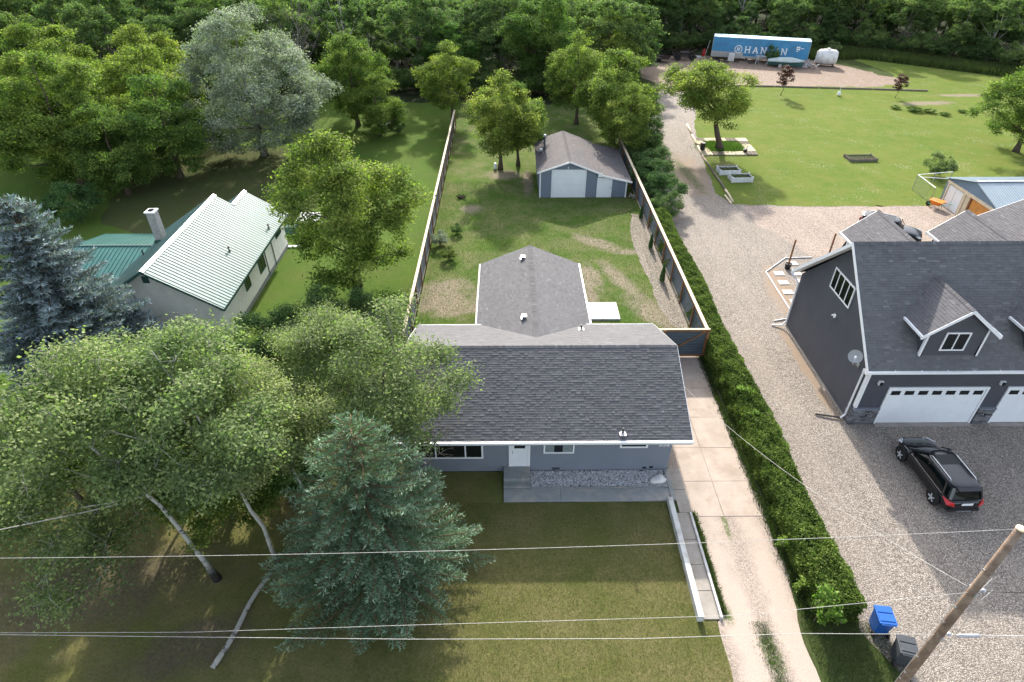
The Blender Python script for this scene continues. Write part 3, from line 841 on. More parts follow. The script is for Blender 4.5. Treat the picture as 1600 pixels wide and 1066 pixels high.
plant('maple_tree', 'maple_b', (-37.5, 68), 'green maple half hidden between the grove maples and the silver poplar', 'tree', scale=1.1, rz=5, crown_mat='maple_y')
plant('maple_tree', 'maple_b', (-36.8, 57.2), 'dark green maple reaching down behind the side wing of the white house', 'tree', scale=.85, rz=.5)
plant('bare_tree', 'dead', (-28.5, 93), 'bare grey dead tree rising above the silver poplar', 'tree', scale=1.25, rz=2)
plant('maple_tree', 'maple_a', (5.0, 93.5), 'tall green tree at the wood edge behind the yard maple', 'tree', scale=1.2, rz=4.4, crown_mat='maple')
plant('maple_tree', 'maple_b', (14.5, 96.5), 'yellow-green tree at the wood corner left of the dirt yard', 'tree', scale=.95, rz=4.4, crown_mat='maple_y')
plant('maple_tree', 'maple_b', (-8.5, 95), 'light green rounded tree at the wood edge left of the yard', 'tree', scale=.9, rz=3.4)
plant('maple_tree', 'maple_a', (71, 131), 'bright yellow-green treetop in the wood above the white tank', 'tree', scale=.8, rz=3.4)

# --- hedge
def hedge(name, x0, x1, y0, y1, h, n, leaf, m, label, seed, wob=.14):
    rng = np.random.default_rng(seed)
    W = x1 - x0; L = y1 - y0
    A = [W * L, h * L, h * L, h * W, h * W]
    k = rng.choice(5, size=n, p=np.array(A) / sum(A))
    a = rng.uniform(0, 1, n); b = rng.uniform(0, 1, n)
    P = np.empty((n, 3)); N = np.zeros((n, 3))
    for j in range(5):
        q = k == j
        if j == 0: P[q] = np.stack([x0 + W * a[q], y0 + L * b[q], np.full(q.sum(), h)], 1); N[q] = (0, 0, 1)
        elif j in (1, 2): P[q] = np.stack([np.full(q.sum(), x0 if j == 1 else x1), y0 + L * b[q], h * a[q]], 1); N[q] = (-1 if j == 1 else 1, 0, 0)
        else: P[q] = np.stack([x0 + W * a[q], np.full(q.sum(), y0 if j == 3 else y1), h * b[q]], 1); N[q] = (0, -1 if j == 3 else 1, 0)
    # rounded corners, slight lumps
    f = 2.6
    lump = np.sin(P[:, 0] * f * 1.3 + 1.2 * np.sin(P[:, 1] * f * .7)) * np.sin(P[:, 1] * f + P[:, 2] * f * 1.1) + .7 * np.sin(P[:, 1] * 5.3 + P[:, 0] * 4.1) * np.sin(P[:, 0] * 6.1 - P[:, 2] * 5.0) + .5 * np.sin(P[:, 1] * .9)
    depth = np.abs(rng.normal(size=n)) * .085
    P += N * (lump * wob * .6 - depth)[:, None]
    cx = (x0 + x1) / 2
    ed = np.clip((np.abs(P[:, 0] - cx) - (W / 2 - .35)) / .35, 0, 1) * np.clip((P[:, 2] - (h - .35)) / .35, 0, 1)
    P[:, 0] -= np.sign(P[:, 0] - cx) * ed * .14; P[:, 2] -= ed * .14
    P += rng.normal(size=(n, 3)) * .035
    P[:, 0] += .12 * np.sin(P[:, 1] * .45 + seed) * (P[:, 2] / h)
    NN = unit(N * .35 + np.array([0, 0, .45]) + rng.normal(size=(n, 3)) * .75)
    S = leaf * rng.uniform(.6, 1.4, n)
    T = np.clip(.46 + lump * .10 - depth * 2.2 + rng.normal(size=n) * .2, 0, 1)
    keep = P[:, 2] > .03
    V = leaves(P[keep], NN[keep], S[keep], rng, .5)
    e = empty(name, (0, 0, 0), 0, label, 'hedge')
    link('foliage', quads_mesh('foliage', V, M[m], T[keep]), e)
    mb = MB()
    for yy in np.arange(y0 + .4, y1 - .2, .8):
        xx = cx + rng.uniform(-.2, .2)
        mb.tube([(xx, yy, -.05), (xx + .05, yy + .05, h * .4), (xx - .1, yy, h * .8)], [.05, .04, .02], 5)
        for q in range(3): mb.tube([(xx, yy, h * .2), (xx + rng.uniform(-.6, .6), yy + rng.uniform(-.3, .3), h * .8)], [.025, .01], 4)
    tg = mb.build('stems', M['bark'], e)
    core = MB(); core.box(x0 + .22, y0 + .22, .1, x1 - .22, y1 - .22, h - .24)  # solid box; the shade inside the hedge is put into its near-black colour
    co = core.build('dark_core', M['shrub_core'], e)
    return e
M['shrub_core'] = mat('dark_core', (.012, .02, .006), .95, .05, var=.4, scale=9)
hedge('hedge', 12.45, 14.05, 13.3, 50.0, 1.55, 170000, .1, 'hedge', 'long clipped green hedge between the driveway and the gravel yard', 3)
hr = np.random.default_rng(9)
hl = ['dark leafy shrub beyond the far end of the clipped hedge', 'dark leafy shrub behind the right fence by the garage', 'dark leafy shrub along the gravel lane, middle of the row', 'dark leafy shrub along the gravel lane, fourth of the row', 'dark leafy shrub along the gravel lane, fifth of the row', 'dark leafy shrub at the far end of the row by the gravel lane', 'tall shrub under the maple by the lane', 'shrub where the lane meets the dirt yard']
for i, (x, y, s) in enumerate(((14.3, 51.5, .95), (14.5, 54.5, 1.2), (14.2, 57.8, 1.3), (14.9, 61, 1.25), (14.9, 64.6, 1.35), (15.4, 68.5, 1.4), (15.9, 73, 1.5), (16.4, 78.5, 1.5))):
    plant('shrub', 'bush', (x, y), hl[i], 'shrub', 'shrubs lining the gravel lane', scale=s, rz=hr.uniform(0, 6))
PROTO['sapling'] = make_tree(62, 1.0, .5, .05, 12, 6, 14, .1, .34, .25, .012, 'lime', limbs=4)
for i, (px, py, s, lab) in enumerate(((1272, 955, 1.3, 'bright lime sapling poking out of the near hedge end'), (1222, 842, .75, 'lime weed sprig low in the hedge above the gravel'), (1248, 905, .7, 'lime weed on the hedge foot between the two sprigs'), (1165, 628, 1.1, 'lime sapling in the hedge beside the roof corner'), (1180, 660, .9, 'lime sprig in the hedge below the sapling by the roof'))):
    x, y = G(px, py, .9)
    e = plant('lime_sapling', 'sapling', (min(max(x, 12.3), 13.0), y), lab, 'plant', 'lime saplings in the hedge', scale=s * 1.25, rz=i)
    e.location.z = .35 if i in (0, 3, 4) else 0.05
    if i in (0, 3, 4): e.scale = (s, s, s * 1.5)
# upright junipers in the gravel bed
def juniper(x, y, h, label):
    rng = np.random.default_rng(int(y * 10))
    n = 2600
    z = rng.uniform(.05, 1, n) * h
    r = .19 * h / 1.3 * (1 - (z / h) ** 2 * .8) * np.sqrt(rng.uniform(.3, 1, n))
    a = rng.uniform(0, 6.28, n)
    P = np.stack([r * np.cos(a), r * np.sin(a), z], 1)
    N = unit(np.stack([np.cos(a), np.sin(a), np.full(n, .5)], 1) + rng.normal(size=(n, 3)) * .4)
    V = leaves(P, N, .09 * rng.uniform(.6, 1.3, n), rng, .4)
    e = empty('juniper', (x, y, .014), 0, label, 'shrub', 'upright junipers by the right fence')
    link('foliage', quads_mesh('foliage', V, M['shrub'], np.clip(.4 + rng.normal(size=n) * .2, 0, 1)), e)
    MB().tube([(0, 0, -.05), (0, 0, h * .7)], [.03, .01], 5).build('stem', M['bark'], e)
for px, py, h, lab in ((1034, 440, 1.45, 'upright juniper nearest the house in the gravel bed'), (1016, 388, 1.3, 'upright juniper in the middle of the gravel bed'), (1001, 341, 1.2, 'upright juniper farthest along the gravel bed')):
    x, y = G(px, py); juniper(x, y, h, lab)
for px, py, s, lab, cm in ((688, 383, .5, 'pale silvery bush in the back yard by the left fence', 'willow'), (702, 405, .42, 'small green bush below the silvery one', 'hedge'), (714, 365, .35, 'small dark bush above the silvery one', 'shrub')):
    x, y = G(px, py); plant('small_bush', 'bush', (x, y), lab, 'shrub', scale=s, crown_mat=cm)

# --- grass blades: countless, one object each
def blades(name, region, n, h, m, seed, label=None, z=.01, lean=.5):
    rng = np.random.default_rng(seed)
    P = region(rng, n); n = len(P)
    a = rng.uniform(0, 6.28, n); w = h * .12 * rng.uniform(.7, 1.3, n)
    base = np.stack([P[:, 0], P[:, 1], np.full(n, z)], 1)
    t = np.stack([np.cos(a), np.sin(a), np.zeros(n)], 1)
    hh = h * rng.uniform(.5, 1.3, n)
    tip = base + np.stack([rng.normal(size=n) * lean * hh, rng.normal(size=n) * lean * hh, hh], 1)
    V = np.empty((n, 3, 3)); V[:, 0] = base - t * w[:, None]; V[:, 1] = base + t * w[:, None]; V[:, 2] = tip
    o = link(name, quads_mesh(name, V, M[m], np.clip(.45 + rng.normal(size=n) * .25, 0, 1), 3))
    o['kind'] = 'stuff'
    if label: o['label'] = label
    return o
def rect(x0, y0, x1, y1):
    return lambda r, n: np.stack([r.uniform(x0, x1, n), r.uniform(y0, y1, n)], 1)
def frontlawn(r, n):
    p = np.stack([r.uniform(-6, 8.4, n), r.uniform(9, 19.5, n)], 1)
    return p[(p[:, 0] < 7.6) | (p[:, 1] < 13.4)]
blades('grass', frontlawn, 150000, .05, 'blade', 71, 'mown dry grass of the front lawn')
blades('grass', rect(-26, 9.5, -6, 20), 70000, .05, 'blade', 74, 'shaded grass under the aspens')
blades('grass', rect(-6.2, 31, 12, 60), 90000, .08, 'blade_green', 73, 'uneven grass of the back yard')
def tallstrip(r, n):
    x = r.uniform(53, 92, n); y = np.interp(x, [53, 62, 75, 92], [120, 121, 111, 97]) + r.uniform(-5.5, 2.5, n)
    return np.stack([x, y], 1)
blades('tall_grass', tallstrip, 45000, .9, 'blade_green', 72, 'tall green grass along the wood edge beyond the white tank', lean=.25)
def foot(r, n):
    y = r.uniform(13, 31, n); return np.stack([12.25 + np.abs(r.normal(size=n)) * -.16 + .1, y], 1)
blades('weeds', foot, 6000, .16, 'blade_green', 75, 'weeds along the foot of the hedge')
def curb(r, n):
    y = r.uniform(13.7, 18.8, n); return np.stack([8.72 + np.abs(r.normal(size=n)) * .09, y], 1)
blades('weeds', curb, 2500, .16, 'blade_green', 76, 'weeds along the low kerb of the side walk')
def strip(r, n):
    return np.stack([10.15 + r.normal(size=n) * .2, 9 + r.uniform(0, 4.4, n)], 1)
blades('weeds', strip, 2600, .08, 'blade_green', 77, 'grass growing in the middle of the driveway')
def vergef(r, n):
    return np.stack([r.uniform(11.8, 15.1, n), r.uniform(9, 13.4, n)], 1)
blades('grass', vergef, 14000, .07, 'blade_green', 78, 'dark green verge grass by the bins')

# ================================================================== BUILDING HELPERS
def frame_M(o, u, v):
    """matrix for a plane frame: origin o, u axis, v axis, w = u x v"""
    u = Vector(u).normalized(); v = Vector(v).normalized(); w = u.cross(v)
    m = Matrix((u, v, w)).transposed().to_4x4(); m.translation = Vector(o); return m
def span(poly, v):
    """u-range of a convex polygon at height v"""
    xs = []
    n = len(poly)
    for i in range(n):
        (u0, v0), (u1, v1) = poly[i], poly[(i + 1) % n]
        if abs(v1 - v0) < 1e-9:
            if abs(v - v0) < 1e-6: xs += [u0, u1]
            continue
        t = (v - v0) / (v1 - v0)
        if -1e-6 <= t <= 1 + 1e-6: xs.append(u0 + (u1 - u0) * t)
    return (min(xs), max(xs)) if len(xs) >= 2 else None
def shingles(name, parent, m, origin, udir, vdir, poly, e=.13, seed=0, tmin=.16, tmax=.36, th=.014, deck=.1, deck_mat=None, stuff=True):
    """real overlapping shingle tabs on a roof plane; poly in (u, v) metres"""
    rng = random.Random(seed)
    mb = MB(); mb.M = frame_M(origin, udir, vdir)
    v0 = min(p[1] for p in poly); v1 = max(p[1] for p in poly)
    r = 0; v = v0
    while v < v1 - .01:
        vt = min(v + e, v1)
        a = span(poly, v + 1e-4); b = span(poly, vt - 1e-4)
        if a and b:
            lo0, hi0 = a; lo1, hi1 = b
            L = max(hi0 - lo0, .01)
            u = -rng.uniform(0, tmax)
            while u < L:
                w = rng.uniform(tmin, tmax)
                ua = max(0, u) / L; ub = min(L, u + w) / L
                u += w
                if ub <= ua: continue
                A0 = lo0 + (hi0 - lo0) * ua; B0 = lo0 + (hi0 - lo0) * ub - .004
                A1 = lo1 + (hi1 - lo1) * ua; B1 = lo1 + (hi1 - lo1) * ub - .004
                hgt = th * rng.choice((.75, 1.0, 1.5))
                t = min(1, max(0, rng.gauss(.45, .14)))
                mb.add([(A0, v, .0), (B0, v, .0), (B0, v, hgt), (A0, v, hgt), (B1, vt + .02, .002), (A1, vt + .02, .002)],
                       [(0, 1, 2, 3), (3, 2, 4, 5), (0, 3, 5), (1, 4, 2)], t)
        v = vt; r += 1
    o = mb.build(name, m, parent)
    if stuff: o['kind'] = 'stuff'
    return o
def ridge_caps(parent, m, a, b, w=.26, step=.16, seed=0, slope=.4):
    a = Vector(a); b = Vector(b); d = (b - a); L = d.length; d.normalize()
    s = Vector((-d.y, d.x, 0)).normalized()
    rng = random.Random(seed); mb = MB()
    k = 0.0
    while k < L:
        p = a + d * k; q = a + d * min(L, k + step + .03)
        lo = Vector((0, 0, -w / 2 * slope))
        t = min(1, max(0, rng.gauss(.4, .2)))
        up0 = Vector((0, 0, .03)); up1 = Vector((0, 0, .016))
        mb.add([p - s * w / 2 + lo + up0, p + up0, p + s * w / 2 + lo + up0, q - s * w / 2 + lo + up1, q + up1, q + s * w / 2 + lo + up1],
               [(0, 1, 4, 3), (1, 2, 5, 4)], t)
        k += step
    o = mb.build('ridge_cap', m, parent); o['kind'] = 'stuff'; return o
def siding(name, parent, m, origin, udir, poly, e=.12, proud=.018):
    """horizontal lap boards on a wall plane (outward normal = udir x up)"""
    mb = MB(); mb.M = frame_M(origin, udir, (0, 0, 1))
    v0 = min(p[1] for p in poly); v1 = max(p[1] for p in poly)
    v = v0
    # backing
    mb.add([(u, w_, -.12) for u, w_ in poly] + [(u, w_, 0) for u, w_ in poly], [tuple(range(len(poly) - 1, -1, -1)), tuple(range(len(poly), 2 * len(poly)))] + [(i, (i + 1) % len(poly), (i + 1) % len(poly) + len(poly), i + len(poly)) for i in range(len(poly))])
    while v < v1 - .005:
        vt = min(v + e, v1)
        a = span(poly, v + 1e-4); b = span(poly, vt - 1e-4)
        if a and b:
            mb.add([(a[0], v, .001), (a[1], v, .001), (a[1], v, proud), (a[0], v, proud), (b[1], vt, .003), (b[0], vt, .003)], [(0, 1, 2, 3), (3, 2, 4, 5)])
        v = vt
    return mb.build(name, m, parent)
def window(parent, origin, udir, w, h, cols=1, rows=1, fr=.07, m='white_vinyl', depth=.06, curtain=False, glass='glass', splits=None):
    """frame + panes, origin = lower left corner on the wall face"""
    mx = frame_M(origin, udir, (0, 0, 1))
    f = MB(); f.M = mx
    f.box(0, 0, 0, fr, h, depth); f.box(w - fr, 0, 0, w, h, depth)
    f.box(fr, 0, .001, w - fr, fr, depth - .001); f.box(fr, h - fr, .001, w - fr, h, depth - .001)
    xs = splits if splits else [w * k / cols for k in range(1, cols)]
    for x in xs: f.box(x - fr * .4, fr, .002, x + fr * .4, h - fr, depth - .006)
    fo = f.build('window', M[m], parent)
    ys = [h * k / rows for k in range(1, rows)]
    ex = [fr] + list(xs) + [w - fr]
    for i in range(len(ex) - 1):
        p = MB(); p.M = mx
        a = ex[i] + (fr * .4 if i else 0); b = ex[i + 1] - (fr * .4 if i < len(ex) - 2 else 0)
        p.box(a, fr, .02, b, h - fr, .034)
        p.build('pane', M[glass], fo)
        if curtain:
            c = MB(); c.M = mx
            for (c0, c1) in ((a + .02, a + (b - a) * .33), (b - (b - a) * .36, b - .02)):
                n = 8
                for q in range(n):
                    u0 = c0 + (c1 - c0) * q / n; u1 = c0 + (c1 - c0) * (q + 1) / n
                    c.box(u0, fr + .01, .035, u1 - .012, h - fr - .01, .037 + .002 * (q % 2))
            c.build('curtain', M['curtain'], fo)
    return fo

# ================================================================== GREY HOUSE (centre)
X0, X1 = -5.38, 8.72
WY = 21.5
EZ, RZ, RY, EY, BY = 2.98, 5.0, 25.5, 20.72, 30.3
hs = empty('grey_house', (1.7, 25.5, 0), 0, 'grey bungalow with large charcoal shingle roof in the middle of the picture', 'house')
hp = Matrix.Translation((-1.7, -25.5, 0))
def B():
    m = MB(); return m
hs_off = Vector((-1.7, -25.5, 0))
def fin(root):
    """children were built in world coordinates: shift them under the root"""
    inv = (Matrix.Translation(root.location) @ root.rotation_euler.to_matrix().to_4x4()).inverted()
    for ch in root.children:
        ch.matrix_parent_inverse = inv
sl = math.hypot(RY - EY, RZ - EZ)
fwd = (0, RY - EY, RZ - EZ)
back = (0, RY - BY, RZ - EZ)
# walls
siding('wall', hs, M['slate_siding'], (-4.75, WY, .05), (1, 0, 0), [(0, 0), (12.83, 0), (12.83, 2.68), (0, 2.68)], .19)
siding('wall', hs, M['slate_siding'], (8.08, WY + .13, .05), (0, 1, 0), [(0, 0), (8.0, 0), (8.0, 2.7), (4, 4.35), (0, 2.7)], .19)
siding('wall', hs, M['slate_siding'], (-4.75, 29.6, .05), (0, -1, 0), [(0, 0), (8.0, 0), (8.0, 2.7), (4, 4.35), (0, 2.7)], .19)
siding('wall', hs, M['slate_siding'], (8.08, 29.75, .05), (-1, 0, 0), [(0, 0), (12.83, 0), (12.83, 2.68), (0, 2.68)], .19)
# roof deck
for nm, (ya, za), (yb, zb) in (('f', (EY, EZ), (RY, RZ)), ('b', (BY, EZ), (RY, RZ))):
    b = MB(); b.prism([(X0, ya, za - .02), (X0, yb, zb - .02), (X0, yb, zb - .14), (X0, ya, za - .14)], (X1 - X0, 0, 0))
    b.build('roof_deck', M['grey_trim'], hs, fix=True)
shingles('shingles', hs, M['shingle'], (X0, EY - .03, EZ - .012), (1, 0, 0), fwd, [(0, 0), (X1 - X0, 0), (X1 - X0, sl + .03), (0, sl + .03)], .13, 1, tmin=.12, tmax=.28, th=.014)
slb = math.hypot(RY - BY, RZ - EZ)
shingles('shingles', hs, M['shingle'], (X1, BY + .03, EZ - .012), (-1, 0, 0), back, [(0, 0), (X1 - X0, 0), (X1 - X0, slb + .03), (0, slb + .03)], .145, 2, tmin=.18, tmax=.42)
ridge_caps(hs, M['shingle'], (X0, RY, RZ), (X1, RY, RZ), .3, .15, 3)
b = MB(); b.box(X0, EY - .16, EZ - .13, X1 + .02, EY - .035, EZ + .0); b.build('gutter', M['white_vinyl'], hs, bevel=.01)
b = MB(); b.box(X0 + .02, EY - .02, EZ - .30, X1, WY - .03, EZ - .27); b.build('soffit', M['grey_trim'], hs)
b = MB(); b.box(X0 + .01, EY - .033, EZ - .27, X1 - .01, EY - .012, EZ - .132); b.build('fascia', M['grey_trim'], hs)
for x in (X0 - .03, X1 + .0):
    for (ya, za), (yb, zb) in (((EY - .03, EZ - .03), (RY, RZ - .03)), ((BY + .03, EZ - .03), (RY, RZ - .03))):
        b = MB(); b.prism([(x, ya, za + .02), (x, yb, zb + .02), (x, yb, zb - .16), (x, ya, za - .16)], (.028, 0, 0)); b.build('barge_board', M['white'], hs, fix=True)
b = MB(); b.box(X0, BY + .035, EZ - .13, X1, BY + .13, EZ - .01); b.build('gutter', M['grey_trim'], hs)
# windows and door of the front
U = (1, 0, 0); wy = WY - .018
window(hs, (-4.55, wy, 1.03), U, 3.3, 1.45, fr=.085, splits=[.95, 2.42])
window(hs, (1.74, wy, 1.36), U, 1.52, 1.1, fr=.08, curtain=True)
window(hs, (5.5, wy, 1.72), U, 1.38, .72, fr=.09)
d = MB()
d.box(.02, wy - .07, .46, .12, wy, 2.62); d.box(.98, wy - .07, .46, 1.08, wy, 2.62); d.box(.12, wy - .069, 2.52, .98, wy, 2.62); d.box(.12, wy - .06, .46, .98, wy, .5)
df = d.build('door_frame', M['white_vinyl'], hs)
d = MB(); d.box(.125, wy - .035, .505, .975, wy - .003, 2.515)
dd = d.build('door', M['white_door'], hs)
d = MB(); d.box(.29, wy - .045, 1.72, .83, wy - .036, 2.4); d.build('pane', M['glass'], dd)
d = MB()
for z in (1.38, 1.52): d.lathe([(.028, -.07), (.032, -.045), (.02, -.036)], 8, 'y', (.215, wy, z))
d.build('handle', M['galv'], dd)
for x, z in ((2.4, .22), (6.9, .24), (7.25, .28)):
    d = MB(); d.box(x - (.2 if x < 3 else .09), WY - .04, z - .06, x + (.2 if x < 3 else .09), WY - .015, z + .06)
    if x < 3:
        for q in range(3): d.box(x - .18, WY - .05, z - .045 + q * .035, x + .18, WY - .04, z - .03 + q * .035)
    d.build('vent', M['grey_bin'] if x < 3 else M['black'], hs)
# strokes for letters and numbers
def strokes(mb, segs, o, udir, size, th, depth=.012, vdir=(0, 0, 1)):
    m = frame_M(o, udir, vdir)
    for i, (a, b) in enumerate(segs):
        A = m @ Vector((a[0] * size, a[1] * size, depth / 2 + i * .0004)); Bq = m @ Vector((b[0] * size, b[1] * size, depth / 2 + i * .0004))
        mb.bar(A, Bq, th, depth, up=m.to_3x3() @ Vector((0, 0, 1)))
DIG = {'9': [((.6, 0), (.6, 1)), ((.6, 1), (0, 1)), ((0, 1), (0, .5)), ((0, .5), (.6, .5)), ((0, 0), (.6, 0))],
       '3': [((0, 1), (.6, 1)), ((.6, 1), (.6, 0)), ((.6, 0), (0, 0)), ((.12, .5), (.6, .5))],
       '2': [((0, 1), (.6, 1)), ((.6, 1), (.6, .55)), ((.6, .55), (0, 0)), ((0, 0), (.62, 0))]}
for i, ch in enumerate('932'):
    b = MB(); strokes(b, DIG[ch], (7.42 + i * .2, WY - .02, 1.80), U, .22, .045)
    b.build('house_number', M['white_vinyl'], hs)
# meter box on the right wall
b = MB(); b.box(8.1, 22.2, 1.3, 8.3, 22.55, 1.9); b.tube([(8.16, 22.38, 1.9), (8.16, 22.38, 2.75)], .03, 6); b.tube([(8.16, 22.38, .1), (8.16, 22.38, 1.3)], .03, 6)
b.build('meter_box', M['iron'], hs)
# rear addition: gable roof running back over the yard
AX0, AX1, ARX, ARZ, AEZ, AY1, AY0 = -1.87, 4.95, 1.55, 4.28, 2.85, 38.0, 26.6
siding('wall', hs, M['slate_siding'], (4.55, 29.8, .05), (0, 1, 0), [(0, 0), (7.75, 0), (7.75, 2.7), (0, 2.7)], .19)
siding('wall', hs, M['slate_siding'], (-1.5, 37.55, .05), (0, -1, 0), [(0, 0), (7.75, 0), (7.75, 2.7), (0, 2.7)], .19)
siding('wall', hs, M['slate_siding'], (4.43, 37.68, .05), (-1, 0, 0), [(0, 0), (5.8, 0), (5.8, 2.65), (2.9, 3.9), (0, 2.65)], .19)
for sx, xe in ((-1, AX0), (1, AX1)):
    b = MB(); b.prism([(xe, 29.0, AEZ - .02), (ARX, 26.9, ARZ - .03), (ARX, AY1, ARZ - .02), (xe, AY1, AEZ - .02)], (0, 0, -.12)); b.build('roof_deck', M['grey_trim'], hs, fix=True)
    ls = math.hypot(ARX - xe, ARZ - AEZ)
    if sx < 0: shingles('shingles', hs, M['shingle'], (xe, AY1, AEZ), (0, -1, 0), (ARX - xe, 0, ARZ - AEZ), [(0, 0), (AY1 - 30.4, 0), (AY1 - AY0 - .3, ls), (0, ls)], .145, 5, tmin=.2, tmax=.4)
    else: shingles('shingles', hs, M['shingle'], (xe, 30.4, AEZ), (0, 1, 0), (ARX - xe, 0, ARZ - AEZ), [(0, 0), (AY1 - 30.4, 0), (AY1 - 30.4, ls), (AY0 - 30.1, ls)], .145, 6, tmin=.2, tmax=.4)
ridge_caps(hs, M['shingle'], (ARX, 27.0, ARZ + .012), (ARX, AY1, ARZ + .012), .3, .15, 8)
b = MB(); b.box(AX1 + .01, 30.5, AEZ - .12, AX1 + .11, AY1, AEZ - .0); b.build('gutter', M['white_vinyl'], hs)
b = MB(); b.box(AX0 - .1, 30.5, AEZ - .12, AX0 - .01, AY1, AEZ - .0); b.build('gutter', M['grey_trim'], hs)
# roof vents
def roof_vent(root, x, y, z):
    b = MB(); b.box(x - .17, y - .15, z - .02, x + .17, y + .15, z + .03)
    v = b.build('vent', M['galv'], root)
    b = MB(); b.box(x - .13, y - .11, z + .03, x + .13, y + .11, z + .16); b.build('vent_cap', M['grey_bin'], v, bevel=.02)
    b = MB(); b.prism([(x - .16, y - .14, z + .16), (x + .16, y - .14, z + .16), (x + .14, y + .13, z + .2), (x - .14, y + .13, z + .2)], (0, 0, .015)); b.build('vent_lid', M['galv'], v, fix=True)
for px, py in ((817, 404), (819, 496)):
    x, y = G(px, py, 4.1)
    roof_vent(hs, x, y, ARZ - abs(x - ARX) * (ARZ - AEZ) / 3.4 + .02)
def pipe_vent(root, x, y, z, h=.3, r=.045, white=True):
    b = MB(); b.box(x - .15, y - .16, z - .05, x + .15, y + .16, z - .0)
    b.prism([(x - .12, y - .13, z), (x + .12, y - .13, z), (x + .1, y + .1, z + .05), (x - .1, y + .1, z + .05)], (0, 0, .01))
    v = b.build('pipe_flashing', M['galv'], root, fix=True)
    b = MB(); b.tube([(x, y, z), (x, y, z + h)], r, 8); b.build('vent_pipe', M['black'], v)
x, y = G(975, 664, 3.7); pipe_vent(hs, x, y, EZ + (y - EY) * (RZ - EZ) / (RY - EY) + .05, .32)
x, y = G(908, 516, 3.5); pipe_vent(hs, x, y, EZ + (BY - y) * (RZ - EZ) / (BY - RY) + .05, .3)
fin(hs)

# ---- concrete around the front of the house
st = empty('front_steps', (.42, 20.9, 0), 0, 'grey concrete landing and step below the white front door', 'steps')
b = MB(); b.box(-.24, 20.62, -.05, 1.09, 21.49, .45); b.build('landing', M['grey_concrete'], st, bevel=.015)
b = MB(); b.box(-.24, 20.3, -.05, 1.09, 20.618, .23); b.build('step', M['grey_concrete'], st, bevel=.012); fin(st)
wk = empty('walkway', (3.8, 19.9, 0)); wk['kind'] = 'structure'
for x0 in (-.24, 2.55, 5.3):
    b = MB(); b.box(x0, 19.52, -.05, min(x0 + (2.78 if x0 < 5 else 2.62), 7.9), 20.28, .10); b.build('slab', M['walk_concrete'], wk, bevel=.01)
fin(wk)
b = MB(); b.box(7.9, 19.52, -.05, 8.12, 21.5, .14); b.box(1.1, 20.285, -.05, 7.895, 20.33, .16)
tag(b.build('bed_border', M['grey_concrete'], None), 'painted concrete border around the white rock bed', 'border')
rg = np.random.default_rng(8)
def rocks(name, n, x0, x1, y0, y1, z, s, m, label, region=None):
    mb = MB()
    ico = [(0, 0, 1), (.89, 0, .45), (.28, .85, .45), (-.72, .53, .45), (-.72, -.53, .45), (.28, -.85, .45), (.72, .53, -.45), (-.28, .85, -.45), (-.89, 0, -.45), (-.28, -.85, -.45), (.72, -.53, -.45)]
    fc = [(0, 1, 2), (0, 2, 3), (0, 3, 4), (0, 4, 5), (0, 5, 1), (1, 6, 2), (2, 7, 3), (3, 8, 4), (4, 9, 5), (5, 10, 1), (6, 7, 2), (7, 8, 3), (8, 9, 4), (9, 10, 5), (10, 6, 1)]
    for i in range(n):
        x, y = rg.uniform(x0, x1), rg.uniform(y0, y1)
        if region and not region(x, y): continue
        a = rg.uniform(0, 6.28); sx, sy_, sz = s * rg.uniform(.6, 1.4), s * rg.uniform(.5, 1.1), s * rg.uniform(.4, .8)
        ca, sa = math.cos(a), math.sin(a)
        zz = z + rg.uniform(0, s * .6)
        mb.add([(x + (p[0] * sx * ca - p[1] * sy_ * sa), y + (p[0] * sx * sa + p[1] * sy_ * ca), zz + p[2] * sz) for p in ico], fc, float(np.clip(rg.normal() * .28 + .5, 0, 1)))
    o = mb.build(name, m, None); o['kind'] = 'stuff'; o['label'] = label; return o
bed = MB(); bed.box(1.1, 20.335, -.05, 7.895, 21.48, .05)
tag(bed.build('bed_base', M['soil'], None), kind='structure')
rocks('rock_bed', 5200, 1.12, 7.88, 20.34, 21.44, .075, .045, M['rock'], 'bed of whitish grey river rocks under the front windows')
bo = bmesh.new(); bmesh.ops.create_icosphere(bo, subdivisions=3, radius=1)
for v in bo.verts:
    q = noise.noise_vector(v.co * 1.3 + Vector((3, 1, 2))) * .28
    v.co = Vector(((v.co.x + q.x) * .42, (v.co.y + q.y) * .24, (v.co.z + q.z) * .17))
me = bpy.data.meshes.new('boulder'); bo.to_mesh(me); bo.free(); me.shade_smooth(); me.materials.append(M['boulder'])
o = link('boulder', me, None, (7.48, 20.72, .19), (0, 0, .25)); tag(o, 'smooth white boulder at the right end of the rock bed', 'boulder')
for (x, y) in ((-.13, .02), (.02, .05), (.14, .0)):
    b = MB(); b.box(x - .035, y - .008, .150, x + .035, y + .008, .168); b.build('blue_mark', M['mark_blue'], o)
